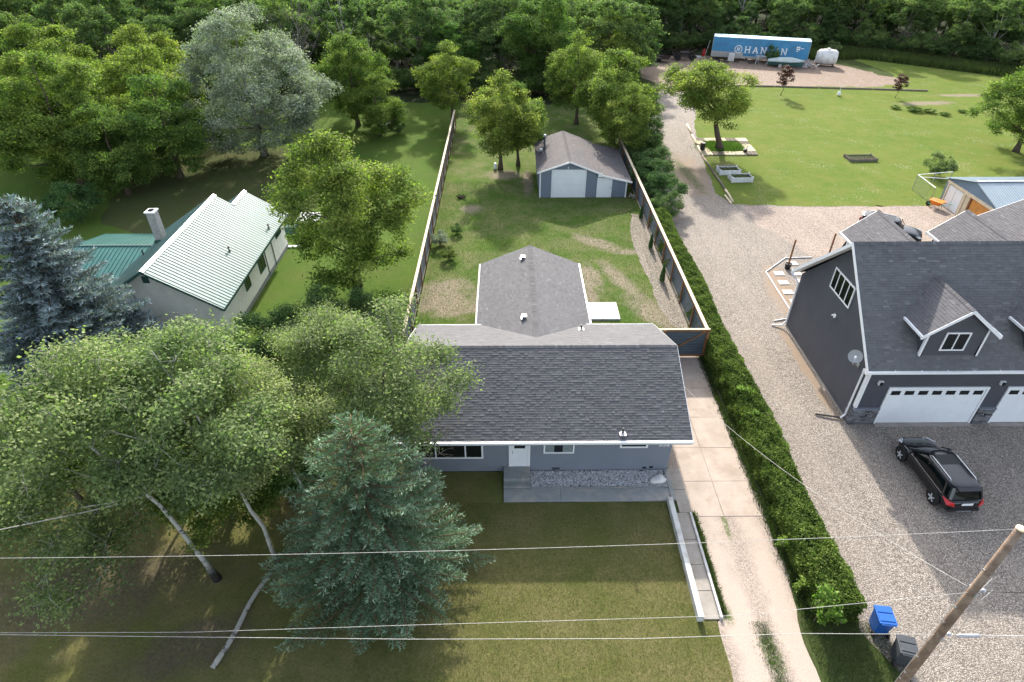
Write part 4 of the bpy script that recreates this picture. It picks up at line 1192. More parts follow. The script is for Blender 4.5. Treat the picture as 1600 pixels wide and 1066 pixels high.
# retaining wall and lower side walk
rw = MB(); rw.prism([(7.62, 13.42, -.1), (7.86, 13.42, -.1), (7.9, 19.5, -.1), (7.66, 19.5, -.1)], (0, 0, .46))
tag(rw.build('retaining_wall', M['pale_concrete'], None, fix=True, bevel=.015), 'low whitish concrete wall along the right side of the front lawn', 'wall')
for i, (a, b_) in enumerate(((13.5, 14.75), (14.77, 16.0), (16.02, 17.3), (17.32, 18.8), (18.82, 20.2), (20.22, 21.6))):
    m_ = MB(); m_.prism([(7.93, a, -.05), (8.56, a, -.05), (8.56, b_, -.05), (7.93, b_, -.05)] if b_ < 19.6 else [(8.14, a, -.05), (8.72, a, -.05), (8.78, b_, -.05), (8.14, b_, -.05)], (0, 0, .10 + .003 * (i % 2)))
    o = m_.build('walk_slab', M['concrete'], None, fix=True, bevel=.01)
    tag(o, ['side walk slab nearest the street', 'second side walk slab from the street', 'third side walk slab from the street', 'fourth side walk slab from the street', 'side walk slab beside the grey walkway end', 'side walk slab at the house corner'][i], 'slab', 'slabs of the side walk')
kb = MB(); kb.box(8.575, 13.5, -.05, 8.68, 18.75, .17)
tag(kb.build('kerb', M['pale_concrete'], None, bevel=.01), 'thin pale kerb between the side walk and the driveway', 'kerb')
# driveway slabs
ys = [18.6, 20.75, 23.05, 25.4, 27.9, 30.9]
for i in range(5):
    for j, (xa, xb) in enumerate(((8.82, 10.18), (10.215, 12.0))):
        m_ = MB(); m_.box(xa, ys[i] + .008, -.05, xb + .05 * math.sin(i * 3), ys[i + 1] - .008, .020 + .004 * ((i + j) % 2))
        o = m_.build('driveway_slab', M['drive_slab'] if 'drive_slab' in M else M.setdefault('drive_slab', mat('driveway_slab', (.385, .32, .27), .85, .2, var=.12, scale=1.1, bump=.3, bscale=35, dirt=(.30, .24, .19), dscale=.9)), None, bevel=.008)
        tag(o, '%s concrete driveway slab on the %s side' % (['gravel-end', 'second', 'middle', 'fourth', 'gate-end'][i], ['house', 'hedge'][j]), 'slab', 'concrete slabs of the driveway')

# ================================================================== FENCES
def fence(name, x, ya, yb, nb, side, label, hgt=2.05, light=True):
    root = empty(name, (x, ya, 0), 0, label, 'fence')
    L = (yb - ya) / nb
    pm = MB()
    prof = []
    nr = 10; pz = .12
    for k in range(nr):
        z = pz + (hgt - .2 - pz) * k / nr; dz = (hgt - .2 - pz) / nr
        prof += [(0, z), (.0, z + dz * .5), (.06, z + dz * .58), (.06, z + dz * .9), (0, z + dz)]
    V = []; F = []
    for (o, z) in prof: V += [(-o * side, 0.0, z), (-o * side, L - .02, z)]
    n = len(prof)
    for i in range(n - 1): F.append((2 * i, 2 * i + 1, 2 * i + 3, 2 * i + 2))
    pm.add(V, F)
    sm = pm.mesh('sheet_panel', M['fence_metal'])
    ps = MB(); ps.box(side * .03, -.05, -.2, side * .13, .05, hgt - .02)
    pme = ps.mesh('post', M['cedar'])
    rl = MB(); rl.box(side * .035, .05, hgt - .28, side * .08, L - .05, hgt - .19); rlm = rl.mesh('rail', M['cedar'])
    rb = MB(); rb.box(-.02, .0, .0, .03, L, .12); rbm = rb.mesh('kick_board', M['pale_timber'])
    cp = MB(); cp.box(-.06, .0, hgt - .02, .14, L - .003, hgt + .02)
    if side < 0:
        cp = MB(); cp.box(-.15, .0, hgt - .02, .06, L - .003, hgt + .02)
    cpm = cp.mesh('top_board', M['pale_timber'])
    rr = random.Random(ya)
    for k in range(nb):
        o = (0, k * L, 0)
        link('sheet_panel', sm, root, o); link('post', pme, root, o); link('rail', rlm, root, o); link('kick_board', rbm, root, o); link('top_board', cpm, root, (0, k * L, 0))
    link('post', pme, root, (0, nb * L, 0))
    return root
fence('sheet_fence', -6.45, 30.9, 78.0, 16, 1, 'dark metal sheet fence with pale top board on the left of the back yard')
fence('sheet_fence', 12.38, 31.1, 67.5, 12, -1, 'dark metal sheet fence with pale top board between the back yard and the hedge')
gt = empty('yard_gate', (12.3, 31.0, 0), 0, 'dark sheet metal gate with brown timber frame at the end of the driveway', 'gate')
def gbox(name, m, *a): 
    b = MB(); b.box(*a); return b.build(name, M[m], gt)
gbox('post', 'cedar', 12.28, 30.9, -.2, 12.46, 31.05, 2.12)
gbox('post', 'cedar', 9.62, 30.93, -.2, 9.76, 31.04, 2.06)
gbox('top_board', 'pale_timber', 8.1, 30.9, 2.125, 12.46, 31.04, 2.165)
gbox('bottom_rail', 'cedar', 9.765, 30.93, .08, 12.275, 30.99, .2)
gbox('top_rail', 'cedar', 9.765, 30.93, 1.98, 12.275, 30.99, 2.1)
b = MB(); b.bar((9.8, 30.95, .2), (12.24, 30.95, 1.98), .035, .10, up=(-.59, 0, .81)); b.build('brace', M['cedar'], gt)
for xa, xb in ((9.77, 12.27), (8.12, 9.6)):
    b = MB()
    n = 9
    for k in range(n):
        z = .12 + k * .21
        b.add([(xa, 31.0, z), (xb, 31.0, z), (xb, 31.0, z + .12), (xa, 31.0, z + .12), (xb, 31.03, z + .15), (xa, 31.03, z + .15), (xb, 31.0, z + .21), (xa, 31.0, z + .21)], [(0, 1, 2, 3), (3, 2, 4, 5), (5, 4, 6, 7)])
    b.build('sheet_panel', M['fence_metal'], gt)
fin(gt)
# white patio slab behind the addition
b = MB(); b.box(5.0, 35.1, -.05, 7.75, 37.2, .14)
tag(b.build('patio_slab', M['white'], None, bevel=.02), 'bright white patio platform beside the rear wing of the grey house', 'platform')

# ================================================================== SMALL GARAGE IN THE BACK YARD
gg = empty('garage', (6, 60, 0), 0, 'small grey garage with white doors and a lean-to in the back yard', 'garage')
GY = 56.1; GB = 64.6
siding('wall', gg, M['blue_siding'], (3.1, GY, 0), U, [(0, 0), (5.35, 0), (5.35, 2.35), (2.7, 3.3), (0, 2.4)], .22)
siding('wall', gg, M['blue_siding'], (8.455, GY + .02, 0), U, [(0, 0), (2.95, 0), (2.95, 1.62), (0, 2.2)], .22)
siding('wall', gg, M['blue_siding'], (3.1, GB, 0), (0, -1, 0), [(0, 0), (GB - GY - .13, 0), (GB - GY - .13, 2.4), (0, 2.4)], .22)
siding('wall', gg, M['blue_siding'], (11.4, GY + .15, 0), (0, 1, 0), [(0, 0), (GB - GY - .13, 0), (GB - GY - .13, 1.62), (0, 1.62)], .22)
siding('wall', gg, M['blue_siding'], (11.27, GB, 0), (-1, 0, 0), [(0, 0), (8.0, 0), (8.0, 2.4), (5.4, 3.3), (2.8, 2.3), (0, 1.6)], .22)
gr = ((2.84, 2.6), (5.85, 3.62), (8.9, 2.45))
GF = GY - .3; GBk = GB + .3
for (xa, za), (xb, zb) in ((gr[0], gr[1]), (gr[2], gr[1])):
    b = MB(); b.prism([(xa, GF, za - .02), (xb, GF, zb - .02), (xb, GBk, zb - .02), (xa, GBk, za - .02)], (0, 0, -.12)); b.build('roof_deck', M['grey_trim'], gg, fix=True)
l1 = math.hypot(3.01, 1.02); l2 = math.hypot(3.05, 1.17)
D_ = GBk - GF
shingles('shingles', gg, M['shingle_old'], (2.84, GBk, 2.6), (0, -1, 0), (3.01, 0, 1.02), [(0, 0), (D_, 0), (D_, l1), (0, l1)], .16, 21, tmin=.25, tmax=.5)
shingles('shingles', gg, M['shingle_old'], (8.9, GF, 2.45), (0, 1, 0), (-3.05, 0, 1.17), [(0, 0), (D_, 0), (D_, l2), (0, l2)], .16, 22, tmin=.25, tmax=.5)
ridge_caps(gg, M['shingle_old'], (5.85, GF, 3.62), (5.85, GBk, 3.62), .3, .2, 4)
b = MB(); b.prism([(8.5, GF, 2.36), (11.78, GF, 1.66), (11.78, GBk, 1.66), (8.5, GBk, 2.36)], (0, 0, -.1)); b.build('roof_deck', M['grey_trim'], gg, fix=True)
l3 = math.hypot(3.2, .68)
shingles('shingles', gg, M['shingle_old'], (11.8, GF, 1.68), (0, 1, 0), (-3.2, 0, .68), [(0, 0), (D_, 0), (D_, l3), (0, l3)], .16, 23, tmin=.25, tmax=.5)
b = MB()
for (xa, za), (xb, zb) in ((gr[0], gr[1]), (gr[1], gr[2])):
    b.prism([(xa, GF - .03, za + .02), (xb, GF - .03, zb + .02), (xb, GF - .03, zb - .14), (xa, GF - .03, za - .14)], (0, .028, 0))
b.prism([(8.93, GF - .032, 2.34), (11.83, GF - .032, 1.69), (11.83, GF - .032, 1.53), (8.93, GF - .032, 2.18)], (0, .028, 0))
b.box(8.55, GF - .05, 2.16, 8.93, GF - .034, 2.5)
b.build('barge_board', M['white_vinyl'], gg, fix=True)
b = MB(); b.box(3.08, GY - .05, 0, 3.2, GY - .019, 2.4); b.build('corner_board', M['white_vinyl'], gg)
b = MB(); b.box(11.3, GY - .04, 0, 11.42, GY - .0, 1.6); b.build('corner_board', M['white_vinyl'], gg)
b = MB(); b.box(4.3, GY - .03, .02, 7.38, GY - .021, 2.68)
gd_ = b.build('garage_door', M['white_door'], gg)
for k in range(4):
    b = MB(); b.box(4.3, GY - .058, .02 + k * .67, 7.38, GY - .031, .665 + k * .67); b.build('panel', M['white_door'], gd_, bevel=.008)
b = MB(); b.box(4.2, GY - .065, 0, 4.29, GY - .02, 2.75); b.box(7.39, GY - .065, 0, 7.48, GY - .02, 2.75); b.box(4.29, GY - .064, 2.69, 7.39, GY - .02, 2.77); b.build('door_frame', M['white_vinyl'], gg)
b = MB(); b.box(8.55, GY - .05, .02, 9.98, GY - .004, 1.98)
dd = b.build('door', M['white_door'], gg)
b = MB(); b.box(9.82, GY - .1, .95, 9.88, GY - .05, 1.1); b.build('handle', M['galv'], dd)
b = MB(); b.tube([(5.72, GY - .03, 3.05), (5.72, GY - .14, 3.0), (5.72, GY - .14, 2.93)], .03, 6); b.lathe([(.02, 3.05), (.07, 2.98), (.05, 2.94)], 8, 'z', (5.72, GY - .16, 0)); b.build('lamp', M['white_vinyl'], gg)
x, y = 3.75, 61.2
fl = MB(); fl.tube([(x, y, 2.8), (x, y, 4.25)], .1, 10); f_ = fl.build('flue', M['grey_bin'], gg)
fl = MB(); fl.lathe([(.17, 4.25), (.18, 4.3), (.1, 4.42)], 10, 'z', (x, y, 0)); fl.build('flue_cap', M['galv'], f_)
b = MB(); b.lathe([(.01, 2.9), (.18, 2.95), (.2, 3.08), (.12, 3.2)], 10, 'z', (x - .38, y - .5, 0)); b.build('vent', M['galv'], gg)
fin(gg)
b = MB()
for k in range(7):
    a = k * .9; b.bar((12.0 - k * .04, 55.6 + .1 * k, .1 + .05 * k), (12.0 + .35 * math.cos(a), 55.8 + .4 * math.sin(a), .15 + .1 * (k % 3)), .04, .12)
tag(b.build('scrap_pile', M['galv'], None), 'small heap of light scrap by the right corner of the small garage', 'scrap')

# ================================================================== DARK HOUSE (right)
dh = empty('dark_house', (27, 29.5, 0), 0, 'dark grey house with steep shingle roof, dormers and two white garage doors on the right', 'house')
DX0, DX1 = 18.45, 37.0
DE, DEZ, DRY, DRZ, DB = 24.42, 4.08, 29.5, 8.8, 34.75
DWX, DWY, DBY = 18.88, 24.9, 34.3
SL = (DRZ - DEZ) / (DRY - DE)
siding('wall', dh, M['dark_siding'], (DWX, DWY, 1.14), U, [(0, 0), (DX1 - DWX - .5, 0), (DX1 - DWX - .5, 2.96), (0, 2.96)], .11)
siding('wall', dh, M['dark_siding'], (DWX, DBY, .12), (0, -1, 0), [(0, 0), (DBY - DWY - .13, 0), (DBY - DWY - .13, 3.98), (DBY - DRY, 8.42), (0, 3.98)], .11)
siding('wall', dh, M['dark_siding'], (DX1 - .6, DBY, .1), (-1, 0, 0), [(0, 0), (DX1 - DWX - .73, 0), (DX1 - DWX - .73, 4.0), (0, 4.0)], .11)
siding('wall', dh, M['dark_siding'], (DX1 - .5, DWY + .1, .1), (0, 1, 0), [(0, 0), (DBY - DWY - .13, 0), (DBY - DWY - .13, 4), (DRY - DWY, 8.42), (0, 4)], .11)
b = MB(); b.box(DWX - .03, DWY + .0, -.05, DWX + .1, DBY, .115); b.build('foundation', M['concrete'], dh)
for (ya, za), (yb, zb) in (((DE, DEZ), (DRY, DRZ)), ((DB, DEZ + .1), (DRY, DRZ))):
    b = MB(); b.prism([(DX0, ya, za - .02), (DX0, yb, zb - .02), (DX0, yb, zb - .2), (DX0, ya, za - .2)], (DX1 - DX0, 0, 0)); b.build('roof_deck', M['interior'], dh, fix=True)
lf = math.hypot(DRY - DE, DRZ - DEZ); lb = math.hypot(DB - DRY, DRZ - DEZ - .1)
shingles('shingles', dh, M['shingle_dark'], (DX0, DE, DEZ), U, (0, DRY - DE, DRZ - DEZ), [(0, 0), (DX1 - DX0, 0), (DX1 - DX0, lf), (0, lf)], .145, 31, tmin=.16, tmax=.4, th=.015)
shingles('shingles', dh, M['shingle_dark'], (DX1, DB, DEZ + .1), (-1, 0, 0), (0, DRY - DB, DRZ - DEZ - .1), [(0, 0), (DX1 - DX0, 0), (DX1 - DX0, lb), (0, lb)], .2, 32)
ridge_caps(dh, M['shingle_dark'], (DX0, DRY, DRZ + .01), (DX1, DRY, DRZ + .01), .3, .15, 33, .8)
for x in (DX0 - .032, ):
    for (ya, za), (yb, zb) in (((DE, DEZ), (DRY, DRZ)), ((DB, DEZ + .1), (DRY, DRZ))):
        b = MB(); b.prism([(x, ya, za + .01), (x, yb, zb + .01), (x, yb, zb - .24), (x, ya, za - .24)], (.03, 0, 0)); b.build('barge_board', M['white_vinyl'], dh, fix=True)
        b = MB(); b.prism([(x + .035, ya, za - .21), (x + .035, yb, zb - .21), (x + .035, yb, zb - .23), (x + .035, ya, za - .23)], (.38, 0, 0)); b.build('soffit', M['white_vinyl'], dh, fix=True)
b = MB(); b.box(DX0 - .03, DE - .13, DEZ - .13, DX1, DE - .005, DEZ - .0)
for k in range(1, 9): b.box(DX0 + k * 1.35, DE - .015, DEZ - .02, DX0 + k * 1.35 + .05, DE - .0, DEZ + .035)
b.build('gutter', M['white_vinyl'], dh)
b = MB(); b.box(DX0, DE, DEZ - .2, DX1, DWY - .02, DEZ - .18); b.build('soffit', M['white_vinyl'], dh)
b = MB(); b.box(DX0 - .02, DB + .005, DEZ - .08, DX1, DB + .12, DEZ + .06); b.build('gutter', M['white_vinyl'], dh)
b = MB(); b.box(DWX - .03, DWY - .1, 1.2, DWX + .1, DWY - .02, DEZ - .2); b.box(DWX - .035, DWY - .1, 1.2, DWX - .02, DWY + .12, DEZ - .2); b.build('corner_board', M['white_vinyl'], dh)
b = MB(); b.tube([(DX0 + .02, DE - .06, DEZ - .1), (DX0 + .02, DE + .05, DEZ - .3), (DWX - .14, DWY + .28, DEZ - .55), (DWX - .1, DWY + .3, DEZ - .8), (DWX - .1, DWY + .3, .35), (DWX - .3, DWY + .3, .12)], .055, 6)
dp = b.build('downpipe', M['white_vinyl'], dh)
b = MB(); b.tube([(DWX - .28, DWY + .3, .12), (17.35, 25.55, .07)], .05, 6); b.build('drain_hose', M['black'], dp)
b = MB(); b.tube([(DX0 + .0, DB + .06, DEZ), (DX0, DB - .1, DEZ - .2), (DWX - .12, DBY - .1, DEZ - .6), (DWX - .12, DBY - .1, .5), (DWX - .3, DBY - .1, .2), (17.95, 34.4, .06)], .06, 6)
b.build('downpipe', M['white_vinyl'], dh)
# stone veneer, stone by stone
def stones(x0, x1, wallx=None, seed=0):
    rr = random.Random(seed); b = MB()
    z = .0
    while z < 1.08:
        h = rr.choice((.07, .09, .11)); h = min(h, 1.09 - z)
        u = x0
        while u < x1 - .02:
            w = rr.uniform(.12, .38); w = min(w, x1 - u)
            p = rr.uniform(.02, .06); t = rr.random()
            if wallx is None: b.box(u + .004, DWY - .1 - p, z + .004, u + w - .004, DWY + .03, z + h - .004, t)
            else: b.box(wallx - .05 - p * .6, u + .004, z + .004, wallx + .02, u + w - .004, z + h - .004, t)
            u += w
        z += h
    o = b.build('stone_veneer', M['stone'], dh); o['kind'] = 'stuff'
    c = MB()
    if wallx is None: c.box(x0 - .02, DWY - .19, 1.092, x1 + .01, DWY - .02, 1.15)
    c.build('stone_sill', M['grey_trim'], dh) if wallx is None else None
stones(DWX - .06, 20.22, None, 1); stones(25.72, 26.62, None, 2); stones(31.95, 33, None, 3); stones(DWY - .1, DWY + .55, DWX, 4)
def big_door(x0, x1):
    b = MB(); b.box(x0, DWY - .03, .04, x1, DWY - .019, 2.5)
    g = b.build('garage_door', M['white_door'], dh)
    for k in range(4):
        b = MB(); b.box(x0, DWY - .05, .04 + k * .63, x1, DWY - .031, (.665 + k * .63) if k < 3 else 2.5)
        if k < 3:
            for q in range(7):
                w = (x1 - x0) / 7; b.box(x0 + q * w + .08, DWY - .057, .12 + k * .63, x0 + (q + 1) * w - .08, DWY - .0505, .58 + k * .63)
        b.build('panel', M['white_door'], g, bevel=.006)
    for q in range(7):
        w = (x1 - x0) / 7
        p = MB(); p.box(x0 + q * w + .12, DWY - .06, 2.08, x0 + (q + 1) * w - .12, DWY - .051, 2.36); p.build('pane', M['glass'], g)
    f = MB(); f.box(x0 - .1, DWY - .1, 0, x0 - .005, DWY - .02, 2.62); f.box(x1 + .005, DWY - .1, 0, x1 + .1, DWY - .02, 2.62); f.box(x0 - .005, DWY - .099, 2.505, x1 + .005, DWY - .02, 2.62)
    f.build('door_frame', M['white_vinyl'], dh)
    f = MB(); f.box(x0 - .1, DWY - .35, -.04, x1 + .1, DWY - .06, .03); f.build('threshold', M['concrete'], dh)
big_door(20.38, 25.55); big_door(26.75, 31.85)
for x, z in ((19.67, 2.95), (26.17, 2.9), (19.6, .72), (26.15, .72)):
    b = MB(); s_ = 1 if z > 2 else .5
    b.box(x - .12 * s_, DWY - .13, z - .12 * s_, x + .12 * s_, DWY - .018 if z > 2 else DWY - .1, z + .12 * s_); L_ = b.build('wall_lamp', M['white_vinyl'], dh)
    b = MB(); b.box(x - .06 * s_, DWY - .22, z - .09 * s_, x + .06 * s_, DWY - .13, z + .09 * s_); b.build('lamp_shade', M['black'], L_)
window(dh, (DWX - .02, 30.85, 5.25), (0, -1, 0), 2.4, 1.3, cols=4, fr=.08)
b = MB(); b.box(DWX - .06, 29.3, 4.1, DWX - .02, 29.5, 4.25); b.lathe([(.04, -.0), (.06, .1), (.02, .12)], 8, 'x', (DWX - .16, 29.3, 4.12)); b.lathe([(.04, -.0), (.06, .1), (.02, .12)], 8, 'x', (DWX - .16, 29.52, 4.12)); b.build('flood_light', M['white_vinyl'], dh)
# satellite dish by the front gable corner
ds = MB(); ds.tube([(DWX - .02, 25.9, 3.3), (DWX - .35, 25.9, 3.35), (DWX - .4, 25.9, 3.8)], .03, 6); ds.box(DWX - .05, 25.8, 3.2, DWX - .02, 26.0, 3.45)
so = ds.build('satellite_dish', M['galv'], dh)
b = MB(); V = []; n = 20
rings = [(0, 0), (.14, .02), (.27, .05), (.36, .1)]
mtx = frame_M((DWX - .46, 25.82, 3.95), (0, 0, 1), (.55, -.1, 0)); mtx = Matrix.Translation((DWX - .44, 25.8, 3.98)) @ Vector((-.5, -.75, .45)).to_track_quat('Z', 'Y').to_matrix().to_4x4()
b.M = mtx
b.lathe([(.005, 0), (.14, .015), (.27, .05), (.36, .1), (.36, .085), (.27, .035), (.14, .002), (.005, -.012)], 22)
b.build('dish', M['dish_grey'], so, smooth=False)
b = MB(); b.M = mtx; b.tube([(0, -.34, .05), (0, -.2, .3), (0, -.02, .38)], .015, 5); b.box(-.05, -.06, .34, .05, .05, .46); b.build('receiver_arm', M['white_vinyl'], so)
# dormers (front) and wings (back)
def dormer(cx, yf, sgn, hw, ov, ze, zr, zb, ylow, yhigh, win=True, seed=1, wallov=.28):
    """cx centre, yf wall plane, sgn -1 faces the street; eave z, ridge z, wall bottom"""
    u = (1, 0, 0) if sgn < 0 else (-1, 0, 0)
    rise = zr - ze
    gz = zr - .12
    ewz = ze + (ov - hw) / ov * rise - .12
    siding('dormer_wall', dh, M['dark_siding'], (cx + sgn * hw, yf, zb), u, [(0, 0), (2 * hw, 0), (2 * hw, ewz - zb), (hw, gz - zb), (0, ewz - zb)], .11)
    # side cheeks
    for s in (-1, 1):
        b = MB(); x = cx + s * hw
        y2 = ylow(ewz)
        b.prism([(x - s * .02, yf - sgn * .0, zb), (x - s * .02, yf, ewz), (x - s * .02, y2, ewz), (x - s * .02, ylow(zb), zb - .05)], (-s * .08, 0, 0))
        b.build('dormer_cheek', M['dark_siding'], dh, fix=True)
        b = MB(); b.box(x - .08 * (s > 0) - .0 * s, yf + sgn * .055, zb, x + .08 * (s < 0), yf + sgn * .02, ewz); b.box(x, yf + sgn * .055, zb, x + s * .02, yf - sgn * .08, ewz)
        b.build('corner_board', M['white_vinyl'], dh)
    yo = yf + sgn * wallov
    for s in (-1, 1):
        xe = cx + s * ov
        L = abs(yhigh(zr) - yo); Le = abs(ylow(ze) - yo)
        l = math.hypot(ov, rise)
        b = MB(); b.prism([(xe, yo, ze - .015), (cx, yo, zr - .015), (cx, yhigh(zr), zr - .015), (xe, ylow(ze), ze - .015)], (0, 0, -.1)); b.build('roof_deck', M['interior'], dh, fix=True)
        if (s > 0) == (sgn < 0): shingles('shingles', dh, M['shingle_light'], (xe, yo, ze), (0, -sgn, 0), (-s * ov, 0, rise), [(0, 0), (Le, 0), (L, l), (0, l)], .15, seed + s, tmin=.2, tmax=.42)
        else: shingles('shingles', dh, M['shingle_light'], (xe, yo - sgn * L, ze), (0, sgn, 0), (-s * ov, 0, rise), [(L - Le, 0), (L, 0), (L, l), (0, l)], .15, seed + s, tmin=.2, tmax=.42)
        b = MB(); b.prism([(xe - s * 0, yo + sgn * .03, ze + .01), (cx, yo + sgn * .03, zr + .01), (cx, yo + sgn * .03, zr - .2), (xe, yo + sgn * .03, ze - .19)], (0, -sgn * .028, 0)); b.build('barge_board', M['white_vinyl'], dh, fix=True)
        b = MB(); b.box(xe, yo, ze - .12, xe + s * .1, ylow(ze) - sgn * -.1, ze - .0); b.box(xe - s * .02, yo + sgn * .034, ze - .2, xe + s * .1, yo + sgn * .002, ze + .0); b.build('gutter', M['white_vinyl'], dh)
    ridge_caps(dh, M['shingle_light'], (cx, yo, zr + .01), (cx, yhigh(zr), zr + .01), .28, .16, seed, .7)
    if win:
        window(dh, (cx - .62, yf - .02, zb + .42), U, 1.26, 1.12, cols=2, fr=.075)
M['shingle_light'] = shingle_mat('grey_shingle', (.085, .083, .09), (.13, .127, .138), (.2, .195, .205))
yl = lambda z: DE + (z - DEZ) / SL
for k, cx in enumerate((22.6, 28.1, 33.6)):
    dormer(cx, 25.02, -1, 1.5, 1.93, 6.06, 7.56, 4.55, yl, yl, True, 41 + 3 * k)
yb_ = lambda z: DB - (z - DEZ - .1) / SL
for k, cx in enumerate((23.55, 29.2)):
    dormer(cx, 35.9, 1, 1.5, 1.93, 6.06, 7.58, 1.0, yb_, yb_, False, 61 + 3 * k, .35)
dormer(36.2, 38.0, 1, 4.6, 5.0, 5.95, 8.2, .2, yb_, yb_, False, 71, .35)
fin(dh)

# ================================================================== WHITE HOUSE WITH METAL ROOF (left)
wh = empty('white_house', (-22, 39, 0), 0, 'white stucco house with pale green ribbed metal roof and chimney on the left', 'house')
LX0, LX1, LY0, LY1 = -26.0, -18.2, 33.0, 46.25
b = MB()
def wall_poly(name, pts, ext, m='stucco'):
    b = MB(); b.prism(pts, ext); return b.build(name, M[m], wh, fix=True)
wall_poly('wall', [(LX0, LY0, -.1), (LX1, LY0, -.1), (LX1, LY0, 2.62), (-22.1, LY0, 5.2), (LX0, LY0, 2.62)], (0, .18, 0))
wall_poly('wall', [(LX1, LY0 + .18, -.1), (LX1, LY1, -.1), (LX1, LY1, 2.62), (LX1, LY0 + .18, 2.62)], (-.18, 0, 0))
wall_poly('wall', [(LX0, LY0 + .18, -.1), (LX0, LY1, -.1), (LX0, LY1, 2.62), (LX0, LY0 + .18, 2.62)], (.18, 0, 0))
wall_poly('wall', [(LX0 + .18, LY1, -.1), (LX1 - .18, LY1, -.1), (LX1 - .18, LY1, 2.62), (-20.9, LY1, 4.5), (-23.8, LY1, 2.62), (LX0 + .18, LY1, 2.62)], (0, -.18, 0))
wall_poly('wall', [(-24.5, 44.0, 2.4), (-19.7, 44.0, 2.4), (-22.1, 44.0, 5.2)], (0, -.15, 0))
b = MB(); b.box(LX1 + .005, LY0 - .0, -.1, LX1 + .04, LY1, .32); b.build('plinth', M['grey_concrete'], wh)
def metal_slope(y0, y1, xe, ze, xr, zr, m='green_metal', pw=.86, along='y'):
    """sheets with raised ribs running from ridge to eave"""
    n = max(1, round((y1 - y0) / pw)); w = (y1 - y0) / n
    for k in range(n):
        b = MB(); y = y0 + k * w
        b.prism([(xe, y + .003, ze), (xr, y + .003, zr), (xr, y + w - .003, zr), (xe, y + w - .003, ze)], (0, 0, -.03))
        for q in range(3):
            yy = y + w * (q + .5) / 3
            b.prism([(xe, yy - .02, ze + .002), (xr, yy - .02, zr + .002), (xr, yy + .02, zr + .002), (xe, yy + .02, ze + .002)], (0, 0, .032))
        b.build('roof_panel', M[m], wh, fix=True)
M['roof_sheet'] = mat('sage_roof_metal', (.11, .195, .185), .55, .45, .0, var=.1, scale=.6)
metal_slope(32.6, 44.15, -17.82, 2.72, -22.1, 5.42, 'roof_sheet')
metal_slope(44.16, 46.75, -17.82, 2.72, -20.9, 4.66, 'roof_sheet')
metal_slope(32.6, 44.15, -26.4, 2.72, -22.11, 5.42, 'roof_sheet')
metal_slope(44.16, 46.75, -23.95, 2.72, -20.91, 4.66, 'roof_sheet')
b = MB()
for y0, y1, x, z in ((32.58, 44.18, -22.1, 5.44), (44.19, 46.78, -20.9, 4.68)):
    for s in (-1, 1): b.prism([(x, y0, z + .03), (x + s * .2, y0, z - .08), (x + s * .2, y1, z - .08), (x, y1, z + .03)], (0, 0, .012))
b.build('ridge_flashing', M['galv'], wh, fix=True)
b = MB()
for s, xe in ((1, -17.8), (-1, -26.42)):
    b.prism([(xe, 32.55, 2.74), (-22.1, 32.55, 5.44), (-22.1, 32.55, 5.26), (xe, 32.55, 2.56)], (0, .03, 0))
b.box(-17.8, 32.58, 2.56, -17.77, 46.76, 2.74); b.box(-26.45, 32.58, 2.56, -26.42, 44.1, 2.74)
b.build('fascia', M['green_trim'], wh, fix=True)
b = MB(); b.box(-18.2, 32.6, 2.56, -17.85, 46.7, 2.58); b.build('soffit', M['white'], wh)
Rt = (0, 1, 0)
def side_win(y0, y1, z0, z1):
    window(wh, (LX1 + .0, y0, z0), Rt, y1 - y0, z1 - z0, rows=1, fr=.07, m='green_trim', splits=[(y1 - y0) / 2])
side_win(39.8, 41.0, 1.05, 2.15); side_win(36.95, 37.85, 1.3, 2.2); side_win(44.05, 45.35, 1.75, 2.3)
window(wh, (-24.4, LY0, 1.3), U, .9, 1.2, fr=.07, m='green_trim')
b = MB(); b.box(-22.42, LY0 - .04, 4.4, -22.02, LY0 - .003, 4.85)
for q in range(5): b.box(-22.38, LY0 - .06, 4.45 + q * .08, -22.06, LY0 - .04, 4.49 + q * .08)
b.build('vent', M['green_trim'], wh)
b = MB(); b.box(-23.4, LY0 - .05, -.05, -23.3, LY0 - .003, 4.4); b.box(-24.62, LY0 - .05, -.05, -24.55, LY0 - .003, 3.4); b.build('conduit', M['galv'], wh)
b = MB(); b.tube([(LX1 + .05, 42.9, 2.1), (LX1 + .05, 42.9, .1)], .035, 6); b.box(LX1 + .003, 41.3, .1, LX1 + .04, 41.4, 2.5); b.build('conduit', M['grey_bin'], wh)
# chimney of blocks
cb = MB(); cb.box(-24.85, 39.6, 3.0, -24.3, 40.2, 6.0); ch = cb.build('chimney', M['chimney'], wh)
b = MB()
for k in range(14):
    for side in range(4):
        z = 3.25 + k * .195
        if z > 5.85: continue
        o_ = .0 if k % 2 else .12
        if side == 0: b.box(-24.85 + .01, 39.585, z, -24.6 + o_, 39.6, z + .18, .4); b.box(-24.59 + o_, 39.588, z, -24.31, 39.6, z + .18, .6)
        if side == 1: b.box(-24.3, 39.61, z, -24.285, 39.85 + o_, z + .18, .5); b.box(-24.3, 39.86 + o_, z, -24.288, 40.19, z + .18, .3)
bo_ = b.build('blocks', M['chimney'], ch); bo_['kind'] = 'stuff'
b = MB(); b.box(-24.92, 39.53, 6.0, -24.23, 40.27, 6.09); b.build('chimney_cap', M['white'], ch)
b = MB(); b.box(-24.72, 39.75, 6.09, -24.43, 40.05, 6.16); b.build('flue', M['interior'], ch)
b = MB(); b.box(-24.92, 39.5, 3.72, -24.22, 40.28, 3.99); b.build('flashing', M['green_trim'], wh)
